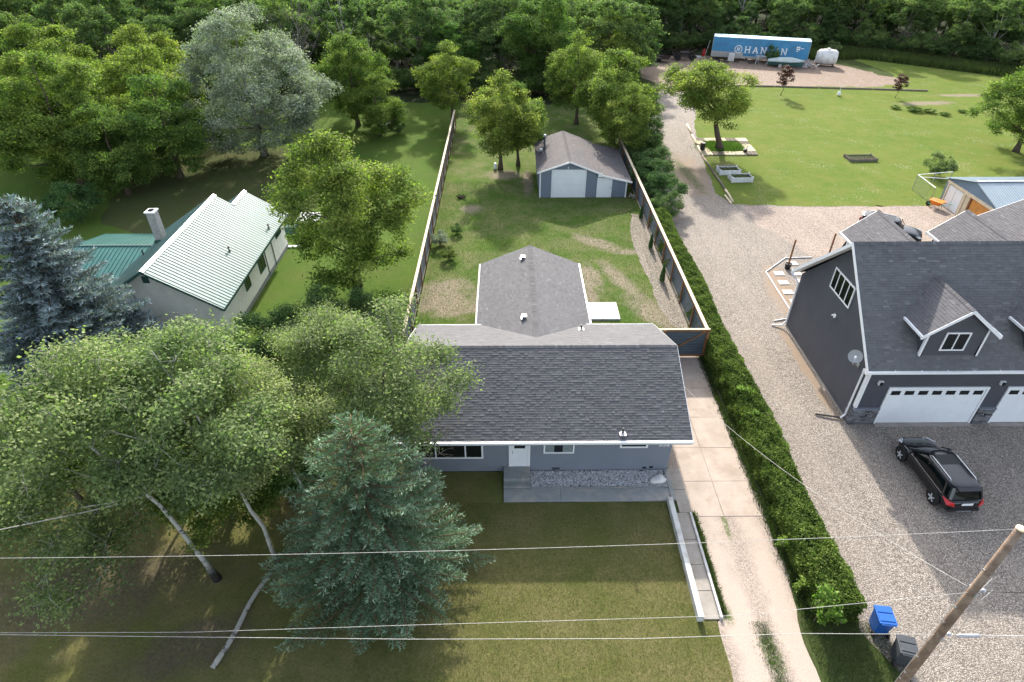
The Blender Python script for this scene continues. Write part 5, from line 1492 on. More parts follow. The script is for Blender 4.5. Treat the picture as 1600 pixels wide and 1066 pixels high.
b = MB(); b.tube([(-25.3, 38.4, 3.2), (-25.3, 38.4, 3.85)], .05, 8); b.build('vent_pipe', M['black'], wh)
for px, py in ((417, 346), (359, 394)):
    x, y = G(px, py, 3.6); z = 2.72 + (-17.82 - x) * .631
    b = MB(); b.box(x - .1, y - .1, z, x + .1, y + .1, z + .05); b.tube([(x, y, z), (x, y, z + .3)], .045, 6); b.tube([(x, y, z + .28), (x, y, z + .36)], .08, 8); b.build('vent_pipe', M['black'], wh)
# low side wing
wall_poly('wing_wall', [(-31.2, 36.8, -.1), (-26.02, 36.8, -.1), (-26.02, 36.8, 2.1), (-31.2, 36.8, 2.1)], (0, 7, 0))
def metal_slope_x(x0, x1, ye, ze, yr, zr):
    n = max(1, round((x1 - x0) / .9)); w = (x1 - x0) / n
    for k in range(n):
        b = MB(); x = x0 + k * w
        b.prism([(x + .003, ye, ze), (x + w - .003, ye, ze), (x + w - .003, yr, zr), (x + .003, yr, zr)], (0, 0, -.03))
        for q in range(3):
            xx = x + w * (q + .5) / 3; b.prism([(xx - .025, ye, ze + .002), (xx + .025, ye, ze + .002), (xx + .025, yr, zr + .002), (xx - .025, yr, zr + .002)], (0, 0, .035))
        b.build('roof_panel', M['green_metal'], wh, fix=True)
metal_slope_x(-31.5, -25.2, 36.2, 2.2, 40.4, 3.15)
metal_slope_x(-31.5, -25.6, 44.2, 2.2, 40.42, 3.15)
b = MB(); b.box(-31.5, 40.3, 3.16, -25.4, 40.52, 3.19); b.build('ridge_flashing', M['green_trim'], wh)
fin(wh)
# barrel and table behind the white house
b = MB(); b.box(-19.0, 48.2, 0, -17.8, 49.6, .75); tag(b.build('storage_box', M['green_trim'], None, bevel=.08), 'green storage box at the far corner of the white house', 'box')
b = MB(); b.box(-18.1, 48.9, .9, -16.3, 50.6, 1.05); 
for sx in (-18.0, -16.4):
    for sy_ in (49.0, 50.5): b.box(sx - .04, sy_ - .04, 0, sx + .04, sy_ + .04, .9)
tag(b.build('table', M['white'], None), 'white garden table behind the white house', 'table')
b = MB(); b.box(-18.15, 45.9, .0, -17.1, 46.2, .12); tag(b.build('splash_board', M['white'], None), 'white downpipe extension on the grass at the white house corner', 'drain')

# ================================================================== METAL SHED (far right)
ms = empty('metal_shed', (46, 51, 0), 0, 'blue metal shed with pale ribbed roof and white doors behind the dark house', 'shed')
sx0, sx1 = 40.9, 51.0
b = MB(); b.prism([(sx0, 47.3, 0), (sx0, 54.7, 0), (sx0, 54.7, 2.4), (sx0, 51, 3.45), (sx0, 47.3, 2.4)], (.1, 0, 0)); b.build('wall', M['steel_blue'], ms, fix=True)
b = MB(); b.box(sx0 + .1, 47.3, 0, sx1, 47.4, 2.4); b.build('wall', M['steel_blue'], ms)
b = MB(); b.box(sx0 + .1, 54.6, 0, sx1, 54.7, 2.4); b.build('wall', M['steel_blue'], ms)
b = MB(); b.prism([(sx1, 47.3, 0), (sx1, 54.7, 0), (sx1, 54.7, 2.4), (sx1, 51, 3.45), (sx1, 47.3, 2.4)], (.1, 0, 0)); b.build('wall', M['steel_blue'], ms, fix=True)
for ye in (47.05, 54.95):
    n = 12; w = (sx1 - sx0 + .4) / n
    for k in range(n):
        x = sx0 - .2 + k * w; b = MB()
        b.prism([(x + .003, ye, 2.36), (x + w - .003, ye, 2.36), (x + w - .003, 51, 3.5), (x + .003, 51, 3.5)], (0, 0, -.025))
        for q in range(4):
            xx = x + w * (q + .5) / 4; b.prism([(xx - .02, ye, 2.362), (xx + .02, ye, 2.362), (xx + .02, 51, 3.502), (xx - .02, 51, 3.502)], (0, 0, .03))
        b.build('roof_panel', M['pale_metal'], ms, fix=True)
b = MB(); b.box(sx0 - .2, 50.85, 3.53, sx1 + .2, 51.15, 3.56); b.build('ridge_flashing', M['galv'], ms)
def mbx(name, m, *a):
    b = MB(); b.box(*a); return b.build(name, M[m], ms)
for ya in (52.0, 53.05):
    d_ = mbx('door', 'white_door', sx0 - .08, ya, .05, sx0 - .003, ya + 1.0, 2.02)
mbx('post', 'pale_timber', sx0 - .12, 51.6, 0, sx0 - .003, 51.95, 2.1); mbx('post', 'pale_timber', sx0 - .12, 54.1, 0, sx0 - .003, 54.3, 2.1)
mbx('post', 'cedar', sx0 - .14, 50.75, 0, sx0 - .003, 50.95, 2.1)
mbx('header', 'pale_timber', sx0 - .15, 47.7, 2.1, sx0 - .003, 54.4, 2.32)
mbx('plywood_panel', 'ply', sx0 - .06, 48.3, 0, sx0 - .003, 50.7, 2.05)
mbx('panel', 'pale_timber', sx0 - .05, 50.98, 0, sx0 - .003, 51.58, 2.05)
fin(ms)
cf = empty('chain_link_pen', (40, 56, 0), 0, 'small chain link enclosure with silver rails beside the blue metal shed', 'fence')
b = MB(); A_ = (40.0, 57.7); B_ = (39.85, 54.4); C_ = (43.8, 58.4)
for (x, y) in (A_, B_, C_, (42, 58.1)): b.tube([(x, y, 0), (x, y, 1.55)], .035, 6)
b.build('post', M['galv'], cf)
b = MB(); b.tube([(A_[0], A_[1], 1.55), (B_[0], B_[1], 1.55)], .035, 6); b.tube([(A_[0], A_[1], 1.55), (C_[0], C_[1], 1.55)], .03, 6); b.tube([(A_[0], A_[1] - .5, 1.5), (42.5, 56.0, 1.75)], .03, 6); b.build('rail', M['white_vinyl'], cf)
b = MB()
for k in range(26):
    y = 54.4 + k * .127
    b.bar((39.87 + .0455 * (y - 54.4), y, .02), (39.87 + .0455 * (min(57.7, y + 1.2) - 54.4), min(57.7, y + 1.2), 1.5 if y < 56.5 else 1.5 * (57.7 - y) / 1.2), .006)
    b.bar((39.87 + .0455 * (y - 54.4), y, 1.5), (39.87 + .0455 * (min(57.7, y + 1.2) - 54.4), min(57.7, y + 1.2), .02 if y < 56.5 else 1.5 - 1.5 * (57.7 - y) / 1.2), .006)
o = b.build('wire_mesh', M['galv'], cf); o['kind'] = 'stuff'
fin(cf)

# ================================================================== CARS
def loft(mb, secs, closed=True):
    n = len(secs[0]); V = [p for s_ in secs for p in s_]; F = []
    for i in range(len(secs) - 1):
        for k in range(n - (0 if closed else 1)):
            a = i * n + k; b = i * n + (k + 1) % n
            F.append((a, b, b + n, a + n))
    F.append(tuple(range(n - 1, -1, -1))); F.append(tuple(range((len(secs) - 1) * n, len(secs) * n)))
    mb.add(V, F)
def suv(name, loc, rz, label, paint, L=4.55, W=1.88, H=1.63, boxy=False):
    r = empty(name, loc, rz, label, 'car')
    P = M[paint]; h = W / 2; a = L / 2
    zb = .98 if not boxy else 1.08; hood = .97 if not boxy else 1.12
    st_ = [(-a, .66, .55, .80), (-a + .05, .80, .42, .94), (-a + .3, .94, .3, zb + .02), (-a + .9, 1.0, .27, zb + .01), (-.2, .985, .25, zb), (.75, .99, .25, zb - .01), (1.0, .99, .27, hood + .0), (a - .75, .96, .28, hood - .04), (a - .35, .88, .32, hood - .14), (a - .1, .72, .40, hood - .27), (a + .02, .52, .5, hood - .40)]
    secs = []
    for y, wf, z0, z1 in st_:
        w = h * wf; m = (z0 + z1) / 2
        half = [(0, z1 + .035), (w * .55, z1 + .03), (w * .86, z1 - .005), (w * .965, z1 - .07), (w, m + .1), (w * 1.0, m - .1), (w * .97, z0 + .07), (w * .86, z0), (0, z0 - .01)]
        ring = half + [(-x, z) for x, z in half[-2:0:-1]]
        secs.append([(x, y, z) for x, z in ring])
    b = MB(); loft(b, secs)
    bd = b.build('body', P, r, smooth=True, fix=True)
    ss = bd.modifiers.new('smooth', 'SUBSURF'); ss.levels = 1; ss.render_levels = 2
    # greenhouse
    rl, rf = (-a + .40, .48) if not boxy else (-a + .25, .5)
    bl, bf = (-a + .06, 1.32) if not boxy else (-a + .04, 1.05)
    def ring(yl, yf, w, z, k=.2):
        return [(-w, yl + k, z), (-w + k, yl, z), (w - k, yl, z), (w, yl + k, z), (w + .015, (yl + yf) / 2, z), (w, yf - k * 1.5, z), (w - k * 1.6, yf, z), (-w + k * 1.6, yf, z), (-w, yf - k * 1.5, z), (-w - .015, (yl + yf) / 2, z)]
    b = MB(); loft(b, [ring(bl, bf + .05, h * .98, zb - .12), ring(bl + .04, bf - .02, h * .955, zb + .02), ring(bl + .16, bf - .28, h * .90, zb + .22), ring(rl - .10, rf + .12, h * .80, H - .14), ring(rl, rf, h * .72, H - .06), ring(rl + .3, rf - .3, h * .4, H - .04)])
    gl = b.build('windows', M['car_glass'], r, smooth=True, fix=True)
    q_ = gl.modifiers.new('smooth', 'SUBSURF'); q_.levels = 2; q_.render_levels = 2
    b = MB(); loft(b, [ring(rl - .12, rf + .08, h * .79, H - .10), ring(rl - .10, rf + .06, h * .785, H - .03), ring(rl - .02, rf - .02, h * .70, H + .015), ring(rl + .3, rf - .4, h * .42, H + .03)])
    rf_ = b.build('roof', P, r, smooth=True, fix=True)
    q_ = rf_.modifiers.new('smooth', 'SUBSURF'); q_.levels = 2; q_.render_levels = 2
    # pillars
    for s in (-1, 1):
        b = MB(); b.bar((s * h * .90, bf - .10, zb + .02), (s * h * .735, rf + .06, H - .09), .06, .05); b.build('pillar', P, r)
        b = MB(); b.bar((s * h * .945, -.15, zb), (s * h * .775, -.2, H - .09), .06, .03, up=(s, 0, .3)); b.build('pillar', P, r)
        b = MB(); b.bar((s * h * .93, bl + .5, zb), (s * h * .765, rl + .42, H - .09), .09, .03, up=(s, 0, .3)); b.build('pillar', P, r)
        b = MB(); b.bar((s * h * .80, bl + .14, zb + .02), (s * h * .68, rl + .02, H - .09), .13, .05); b.build('pillar', P, r)
    b = MB(); b.box(-h * .5, rf - 1.0, H + .0, h * .5, rf - .35, H + .034) 
    b.build('sunroof', M['car_glass'], rf_, bevel=.004)
    b = MB(); b.prism([(-h * .62, rl - .02, H - .01), (h * .62, rl - .02, H - .01), (h * .56, rl - .22, H - .06), (-h * .56, rl - .22, H - .06)], (0, 0, -.03)); b.build('spoiler', P, r, fix=True)
    for s in (-1, 1):
        b = MB(); b.tube([(s * h * .64, rl + .35, H - .02), (s * h * .645, rl + .45, H + .045), (s * h * .645, rf - .45, H + .045), (s * h * .64, rf - .35, H - .01)], .018, 6); b.build('roof_rail', M['chrome'], r)
        b = MB(); b.bar((s * (h * .955), bl + .55, zb - .0), (s * (h * .96), bf - .3, zb - .015), .02, .035); b.build('trim_strip', M['chrome'], r)
        b = MB(); b.lathe([(.03, -.12), (.1, -.09), (.11, .05), (.04, .1)], 10, 'x', (s * (h + .1), bf - .42, zb + .1)); b.box(s * (h * .93), bf - .45, zb + .03, s * (h + .05), bf - .38, zb + .08); b.build('mirror', P, r, smooth=True)
        b = MB(); b.prism([(s * h * .60, -a - .015, .72), (s * h * .93, -a + .12, .74), (s * h * .97, -a + .5, zb - .04), (s * h * .86, -a + .2, zb - .02), (s * h * .64, -a + .03, zb - .06)], (s * .03, -.03, .015)); b.build('taillight', M['red_lens'], r, fix=True)
        b = MB(); b.prism([(s * h * .6, a - .05, hood - .34), (s * h * .86, a - .22, hood - .30), (s * h * .93, a - .55, hood - .13), (s * h * .66, a - .2, hood - .17)], (s * .03, .03, .02)); b.build('headlight', M['clear_lens'], r, fix=True)
        for y in (a - .88, -a + .88):
            b = MB(); b.lathe([(.41, -.1), (.41, .02)], 22, 'x', (s * (h - .06), y, .42)); b.build('wheel_arch', M['rubber'], r)
            wb = MB(); R_ = .355
            wb.lathe([(.2, -.12), (R_ - .03, -.12), (R_, -.08), (R_, .06), (R_ - .03, .11), (.235, .12), (.22, .08)], 24, 'x', (s * (h - .07), y, R_))
            w_ = wb.build('wheel', M['rubber'], r, smooth=False)
            rb = MB(); x_ = s * (h - .07) + s * .105
            rb.lathe([(.225, -.02 * s), (.235, .012 * s), (.2, .012 * s), (.19, -.02 * s)], 20, 'x', (x_, y, R_))
            rb.lathe([(.05, -.01 * s), (.055, .035 * s)], 8, 'x', (x_, y, R_))
            for q in range(5):
                an = 2 * PI * q / 5
                rb.bar((x_ + s * .022, y + .04 * math.cos(an), R_ + .04 * math.sin(an)), (x_ + s * .018, y + .21 * math.cos(an), R_ + .21 * math.sin(an)), .06, .03, up=(1, 0, 0))
            rb.build('rim', M['alloy'], w_)
            db = MB(); db.lathe([(.192, -.012 * s), (.192, -.004 * s)], 14, 'x', (x_ - s * .002, y, R_)); db.build('brake_disc', M['black'], w_)
    b = MB(); b.box(-.26, -a - .03, .80, .26, -a - .005, .93); b.build('number_plate', M['white_vinyl'], r, bevel=.005)
    b = MB(); b.prism([(-h * .8, -a - .02, .36), (h * .8, -a - .02, .36), (h * .86, -a + .2, .36), (-h * .86, -a + .2, .36)], (0, 0, .14)); b.build('bumper', M['black'], r, fix=True, bevel=.03)
    b = MB(); b.box(-.35, -a - .045, .38, .35, -a - .02, .42); b.build('bumper_trim', M['galv'], r)
    b = MB(); b.box(-.55, a - .12, .5, .55, a + .01, .66); b.build('grille', M['black'], r, bevel=.02)
    b = MB(); b.bar((-.1, -a + .13, 1.08), (.35, -a + .16, 1.12), .02); b.build('rear_wiper', M['black'], r)
    return r
suv('parked_suv', (21.3, 20.8, 0), math.radians(1.5), 'glossy black crossover parked on the gravel before the white garage doors', 'car_paint')
suv('parked_suv', (32.3, 47.4, 0), math.radians(-122), 'dark blue-black SUV half hidden behind the dark house roof', 'car_paint2', L=4.9, W=1.95, H=1.75, boxy=True)

# ================================================================== BINS
def bin_(name, x, y, rz, m, label, lidopen=0):
    r = empty(name, (x, y, .012), rz, label, 'wheelie bin')
    b = MB(); loft(b, [[(-.24, -.28, .05), (.24, -.28, .05), (.24, .26, .05), (-.24, .26, .05)], [(-.29, -.36, .98), (.29, -.36, .98), (.29, .34, .98), (-.29, .34, .98)]]); b.box(-.32, -.39, .93, .32, .37, .985)
    b.build('body', M[m], r, fix=True, bevel=.02)
    b = MB(); b.M = Matrix.Translation((0, .36, 1.0)) @ Matrix.Rotation(-lidopen, 4, 'X')
    b.box(-.33, -.76, 0, .33, .03, .035); b.box(-.28, -.7, .036, .28, -.45, .06); b.box(-.28, -.4, .036, .28, -.08, .06)
    l_ = b.build('lid', M[m], r, bevel=.012)
    b = MB(); b.tube([(-.25, .42, 1.0), (.25, .42, 1.0)], .02, 6); b.box(-.27, .36, .96, -.23, .44, 1.02); b.box(.23, .36, .96, .27, .44, 1.02); b.build('handle', M[m], r)
    for s in (-1, 1):
        b = MB(); b.lathe([(.02, -.03), (.12, -.03), (.12, .03), (.02, .03)], 14, 'x', (s * .28, .3, .12)); b.build('wheel', M['rubber'], r)
    return r, l_
bx, by = G(1384, 992)
r1, l1_ = bin_('recycling_bin', 14.75, 13.05, math.radians(172), 'blue_bin', 'blue wheeled recycling bin at the near end of the hedge')
r2, l2_ = bin_('rubbish_bin', 15.0, 11.85, math.radians(165), 'grey_bin', 'dark grey wheeled rubbish bin between the blue bin and the pole')
b = MB(); b.lathe([(.05, .037), (.05, .041)], 12, 'z', (.2, -.35, 0)); b.M = Matrix.Translation((0, .36, 1.0)) ; b.add([], []); o = b.build('sticker', M['white_vinyl'], r2); o.location = (0, .36, 1.0)
b = MB(); b.box(-.345, -.25, .55, -.30, .15, .68); o = b.build('sticker', M['galv'], r2)

# ================================================================== POLE AND WIRES
PX, PY, PT = 12.9, 9.65, 11.0
pl = empty('utility_pole', (PX, PY, 0), 0, 'brown wooden utility pole at the lower right corner', 'pole')
b = MB(); b.tube([(0, 0, -.5), (0, 0, 3), (.01, 0, 7), (0, 0, PT)], [.155, .145, .125, .10], 16); b.build('shaft', M['pole_wood'], pl, smooth=True)
b = MB(); b.lathe([(.112, PT - .02), (.112, PT + .012), (.05, PT + .03)], 14); b.build('pole_top', M['pale_timber'], pl)
for z, s in ((8.2, 1), (5.9, 1)):
    b = MB(); b.tube([(.11, .02, z), (.32, .02, z + .02)], .03, 6); b.lathe([(.03, z - .05), (.06, z - .02), (.035, z), (.06, z + .03), (.03, z + .06)], 10, 'z', (.34, .02, 0)); b.box(-.02, -.17, z - .08, .05, .17, z + .08)
    b.build('insulator', M['galv'], pl)
for z in (3.2, 3.6, 4.6, 6.6, 7.4, 9.2):
    b = MB(); b.box(-.165, -.03, z, -.12, .03, z + .05); b.build('staple', M['galv'], pl)
b = MB(); b.tube([(-.13, .06, 7.9), (-.14, .06, 4), (-.16, .06, .0)], .012, 5); b.build('ground_wire', M['galv'], pl)
def wire(label, pts, r=.009, n=24, group=None, m='wire', sag=0.0):
    out = []
    P = [Vector(p) for p in pts]
    for i in range(len(P) - 1):
        for k in range(n):
            t = k / n; q = P[i].lerp(P[i + 1], t); q.z -= sag * 4 * t * (1 - t); out.append(q)
    out.append(P[-1])
    b = MB(); b.tube(out, r, 5)
    o = b.build('power_line', M[m], None, smooth=True); tag(o, label, 'wire', group); return o
def wy_(px, py, Y=PY):
    x, z = SV(px, py, Y); return (x, Y, z)
LP_ = -42
wire('topmost overhead line running from the pole top to the left edge', [(LP_, PY, 11.2), (PX, PY, PT - .02)], .0055, 60, sag=1.02)
wire('second overhead line meeting the pole below its top', [(LP_, PY, 8.15), wy_(-40, 989), wy_(300, 988), wy_(640, 977), wy_(1150, 962), (PX + .2, PY, 8.2)], .006, 8)
wire('lowest thick overhead cable crossing the whole picture', [(LP_, PY, 7.2), wy_(-20, 991.5), wy_(250, 995), wy_(640, 999), wy_(1000, 998), wy_(1250, 990), (PX + .15, PY, 5.92)], .008, 8)
wire('overhead line leaving the pole to the right at the middle bracket', [(PX + .2, PY, 8.2), (40, PY, 8.3)], .012, 20, m='black', sag=.5)
wire('lowest cable leaving the pole to the right', [(PX + .15, PY, 5.92), (40, PY, 5.9)], .014, 20, m='wire', sag=.4)
wire('overhead line leaving the pole top to the right', [(PX, PY, PT - .02), (40, PY, 11.2)], .008, 20, sag=.7)
wire('service cable sloping from the grey house over the hedge to the pole', [(8.3, 27.6, 2.7), (PX + .2, PY, 8.15)], .0065, 40, sag=.95)
for (x0, z0, l) in ((.9, 5.9, 3.4), (1.9, 5.9, .5)):
    b = MB(); b.tube([(PX + x0 - .85, PY, z0), (PX + x0 - .86, PY + .02, z0 - l * .5), (PX + x0 - .82, PY, z0 - l)], .008, 5)
    if l > 1: tag(b.build('hanging_cable', M['wire'], None), 'thin pale cable hanging down beside the utility pole', 'wire')
b = MB(); b.tube([(PX + .2, PY, 8.2), (PX + .55, PY + .2, 8.5), (PX + .7, PY + .1, 8.1), (PX + .45, PY, 7.8), (PX + .5, PY, 6.2), (PX + .45, PY, .1)], .009, 5); tag(b.build('hanging_cable', M['wire'], None), 'loop of pale cable drooping from the middle bracket to the ground', 'wire')
b = MB(); b.lathe([(.02, -.35), (.06, -.3), (.06, .3), (.02, .35)], 10, 'x', (PX + .95, PY, 5.83)); tag(b.build('splice_case', M['galv'], None), 'grey splice case clipped on the lowest cable right of the pole', 'cable box')

# ================================================================== FALLEN LOG, EDGING, SMALL THINGS
x0, y0 = G(332, 1044, .1); x1, y1 = G(424, 892, .1)
lg = MB(); pts = []
for k in range(12):
    t = k / 11; pts.append((x0 + (x1 - x0) * t + .07 * math.sin(t * 7), y0 + (y1 - y0) * t, .12 + .015 * math.sin(t * 11)))
lg.tube(pts, [.11 - .028 * k / 11 for k in range(12)], 10)
fl_ = lg.build('fallen_log', M['log_bark'], None, smooth=True); tag(fl_, 'white-barked log lying on the brown lawn below the aspens', 'log')
b = MB(); b.tube([pts[-1], (pts[-1][0] - .25, pts[-1][1] + .05, .3)], [.08, .04], 6); b.tube([pts[-2], (pts[-2][0] + .3, pts[-2][1] + .3, .35)], [.07, .02], 6); b.build('branch_stub', M['bark'], fl_)
lane = [(22.61, 78.42), (21.95, 70.33), (21.65, 67.18), (21.57, 62.04), (21.47, 57.64), (21.35, 54.6)]
for i in range(len(lane) - 1):
    a = Vector((*lane[i], .1)); c = Vector((*lane[i + 1], .1))
    nn = max(1, int((c - a).length / 3))
    for k in range(nn):
        p = a.lerp(c, k / nn); q = a.lerp(c, (k + .96) / nn)
        m_ = MB(); m_.tube([p, p.lerp(q, .5) + Vector((.03, 0, .01)), q], [.11, .1, .09], 8)
        o = m_.build('edging_log', M['pale_timber' if i in (0, 1) or (i == 4) else 'grey_timber'], None, smooth=True)
        tag(o, ('pale' if i in (0, 1, 4) else 'grey') + ' edging log between gravel lane and lawn, ' + ['%s beyond the pallets', '%s beside the pallet frame', '%s level with the pallet front', '%s beside the white planters', '%s at the lawn corner'][i] % ['nearer one', 'middle one', 'farther one'][min(2, nn - 1 - k)], 'log', 'edging logs along the gravel lane')
m_ = MB(); m_.tube([(21.05, 56.3, .09), (21.1, 54.4, .09)], .09, 8); tag(m_.build('edging_log', M['pale_timber'], None), 'pale second log lying beside the lane edging at the lawn corner', 'log')
ed = [(34.0, 97.3), (40.2, 96.9), (46.6, 96.1), (54.2, 95.2), (61.8, 94.2)]
for i in range(4):
    m_ = MB(); m_.bar((*ed[i], .1), (ed[i + 1][0] - .1, ed[i + 1][1], .1), .16, .22); o = m_.build('edging_beam', M['grey_timber'], None); tag(o, 'long grey timber beam edging the dirt yard, one of a line of four', 'beam', 'timber beams between dirt yard and lawn')
# pallets round the umbrella tree
def pallet(x, y, rz, label, m='pale_timber'):
    r = empty('pallet', (x, y, .03), rz, label, 'pallet', 'pallets laid round the umbrella tree')
    for k in range(3):
        b = MB(); b.box(-.6, -.5 + k * .46, 0, .6, -.42 + k * .46, .09); b.build('bearer', M[m], r)
    for k in range(8):
        b = MB(); b.box(-.6 + k * .155, -.52, .09, -.6 + k * .155 + .11, .52, .112, (k * 37 % 10) / 10); b.build('board', M[m], r)
    return r
pp = []
xs_ = [22.7, 23.95, 25.2, 26.45, 27.7]
for i, x in enumerate(xs_): pp.append((x, 72.6, 'far row'))
for i, x in enumerate(xs_): pp.append((x - .35, 68.0 - .0, 'near row'))
for y in (69.2, 70.4, 71.5): pp.append((22.45, y, 'left side')); pp.append((27.6, y, 'right side'))
for i, (x, y, row) in enumerate(pp):
    names = {'far row': 'far edge', 'near row': 'near edge', 'left side': 'lane side', 'right side': 'lawn side'}
    same = [q for q in pp if q[2] == row]; w5 = ['leftmost', 'second from left', 'middle', 'second from right', 'rightmost'][same.index((x, y, row))] if len(same) == 5 else ['nearest', 'middle', 'farthest'][same.index((x, y, row))]
    pallet(x, y, (i % 3 - 1) * .03 + (PI / 2 if row in ('left side', 'right side') else 0), '%s wooden pallet in the %s of the frame round the umbrella tree' % (w5, names[row]), 'pale_timber' if i % 3 else 'grey_timber')
blades('ground_cover', lambda r, n: np.stack([24.7 + r.normal(size=n) * .95, 70.2 + r.normal(size=n) * .75], 1), 14000, .28, 'lime_blade' if 'lime_blade' in M else M.setdefault('lime_blade', leaf_mat('ground_cover_leaf', (.05, .1, .012), (.09, .17, .02), (.15, .24, .03))) and 'lime_blade', 79, 'bright green ground cover at the foot of the umbrella tree')
b = MB(); b.lathe([(.2, 0), (.26, .05), (.28, .9), (.24, .95)], 12, 'z', (22.1, 69.0, 0)); tag(b.build('barrel', M['black'], None), 'black barrel at the lane corner of the pallet frame', 'barrel')
b = MB(); b.lathe([(.18, 0), (.26, .3), (.2, .34)], 10, 'z', (26.7, 68.2, .15)); b.tube([(26.7, 68.2, .4), (26.9, 68.2, .8)], .03, 5); tag(b.build('plant_pot', M['black'], None), 'small dark pot on a pallet right of the umbrella trunk', 'pot')
def planter(x, y, w, d, h, m, label, feet=True):
    r = empty('planter_box', (x, y, 0), .03, label, 'planter')
    for (a, c, e, f, nm) in ((-w / 2, -d / 2, w / 2, -d / 2 + .05, 'side_board'), (-w / 2, d / 2 - .05, w / 2, d / 2, 'side_board'), (-w / 2, -d / 2 + .052, -w / 2 + .05, d / 2 - .052, 'end_board'), (w / 2 - .05, -d / 2 + .052, w / 2, d / 2 - .052, 'end_board')):
        b = MB(); b.box(a, c, .02, e, f, h); b.build(nm, M[m], r)
    for sx in (-1, 1):
        for sy_ in (-1, 1):
            b = MB(); b.box(sx * (w / 2 - .02) - .06, sy_ * (d / 2 - .02) - .06, -.02, sx * (w / 2 - .02) + .06, sy_ * (d / 2 - .02) + .06, h + .08); b.build('post', M[m], r)
    b = MB(); b.box(-w / 2 + .05, -d / 2 + .05, .0, w / 2 - .05, d / 2 - .05, h - .12); b.build('soil', M['soil'], r)
    rr = np.random.default_rng(int(x * 7)); n = 500
    P = np.stack([rr.uniform(-w / 2 + .1, w / 2 - .1, n), rr.uniform(-d / 2 + .1, d / 2 - .1, n), h - .1 + rr.uniform(0, .12, n)], 1)
    V = leaves(P, unit(np.array([0, 0, 1.0]) + rr.normal(size=(n, 3)) * .5), .08 * rr.uniform(.6, 1.4, n), rr)
    o = link('seedlings', quads_mesh('seedlings', V, M['shrub'], rr.uniform(.2, .9, n)), r); o['kind'] = 'stuff'
planter(23.1, 62.3, 2.1, 1.25, .5, 'white', 'white raised planter nearer the umbrella tree')
planter(23.75, 60.3, 2.1, 1.25, .5, 'white', 'white raised planter nearer the gravel')
planter(38.8, 66.2, 3.0, 1.5, .3, 'grey_timber', 'brown timber raised bed alone in the big lawn')
cs = MB()
for k in range(4): cs.bar((21.3 + k * .55, 66.7, .35), (22.1 + k * .55, 63.3, .5), .03)
cs.box(22.1, 63.1, .1, 24.3, 63.3, .5)
tag(cs.build('trellis', M['grey_timber'], None), 'thin grey trellis frame between pallets and white planters', 'trellis')
# posts with pot and pvc outline and paving slabs
x, y = 21.89, 42.15
b = MB(); b.box(x - .05, y - .05, .2, x + .05, y + .05, 2.5); o = b.build('timber_post', M['cedar'], None); tag(o, 'brown timber post standing in a black bucket', 'post')
b = MB(); b.lathe([(.2, 0), (.26, .45), (.24, .46), (.22, .4)], 14, 'z', (x, y, .01)); tag(b.build('bucket', M['black'], None), 'black bucket holding the nearer timber post', 'bucket')
x, y = 25.4, 43.2
b = MB(); b.box(x - .05, y - .05, 0, x + .05, y + .05, 2.5); tag(b.build('timber_post', M['cedar'], None), 'second brown timber post close behind the dark house gable', 'post')
b = MB(); b.tube([(18.3, 34.9, .05), (19.89, 35.3, .05), (20.02, 41.6, .05), (22.31, 43.8, .05), (24.5, 43.9, .05)], .045, 6); tag(b.build('pvc_pipe', M['white_vinyl'], None), 'white plastic pipe lying round the paving slabs behind the dark house', 'pipe')
for i, (px, py) in enumerate(((1217, 428), (1244, 428), (1224, 442), (1251, 440), (1231, 457), (1243, 472), (1238, 412))):
    x, y = G(px, py); b = MB(); b.box(x - .38, y - .3, -.02, x + .38, y + .3, .05)
    tag(b.build('paving_slab', M['slab'], None, bevel=.01), 'pale paving slab inside the white pipe outline, one of seven', 'slab', 'paving slabs behind the dark house')
# wheelbarrow
wb_ = empty('wheelbarrow', (39.9, 53.4, 0), .6, 'orange wheelbarrow with teal handle by the white shed doors', 'wheelbarrow')
b = MB(); loft(b, [[(-.3, -.3, .35), (.3, -.3, .35), (.3, .35, .3), (-.3, .35, .3)], [(-.45, -.5, .7), (.45, -.5, .7), (.4, .65, .72), (-.4, .65, .72)]]); b.build('tray', M['orange'], wb_, fix=True)
b = MB(); b.tube([(-.25, .7, .3), (-.3, -1.1, .65)], .025, 6); b.tube([(.25, .7, .3), (.3, -1.1, .65)], .025, 6); b.build('handle', M['teal'], wb_)
b = MB(); b.lathe([(.05, -.04), (.2, -.04), (.2, .04), (.05, .04)], 14, 'x', (0, .75, .2)); b.build('wheel', M['rubber'], wb_)
b = MB(); b.tube([(-.25, -.3, .4), (-.25, -.4, 0)], .02, 5); b.tube([(.25, -.3, .4), (.25, -.4, 0)], .02, 5); b.build('leg', M['black'], wb_)

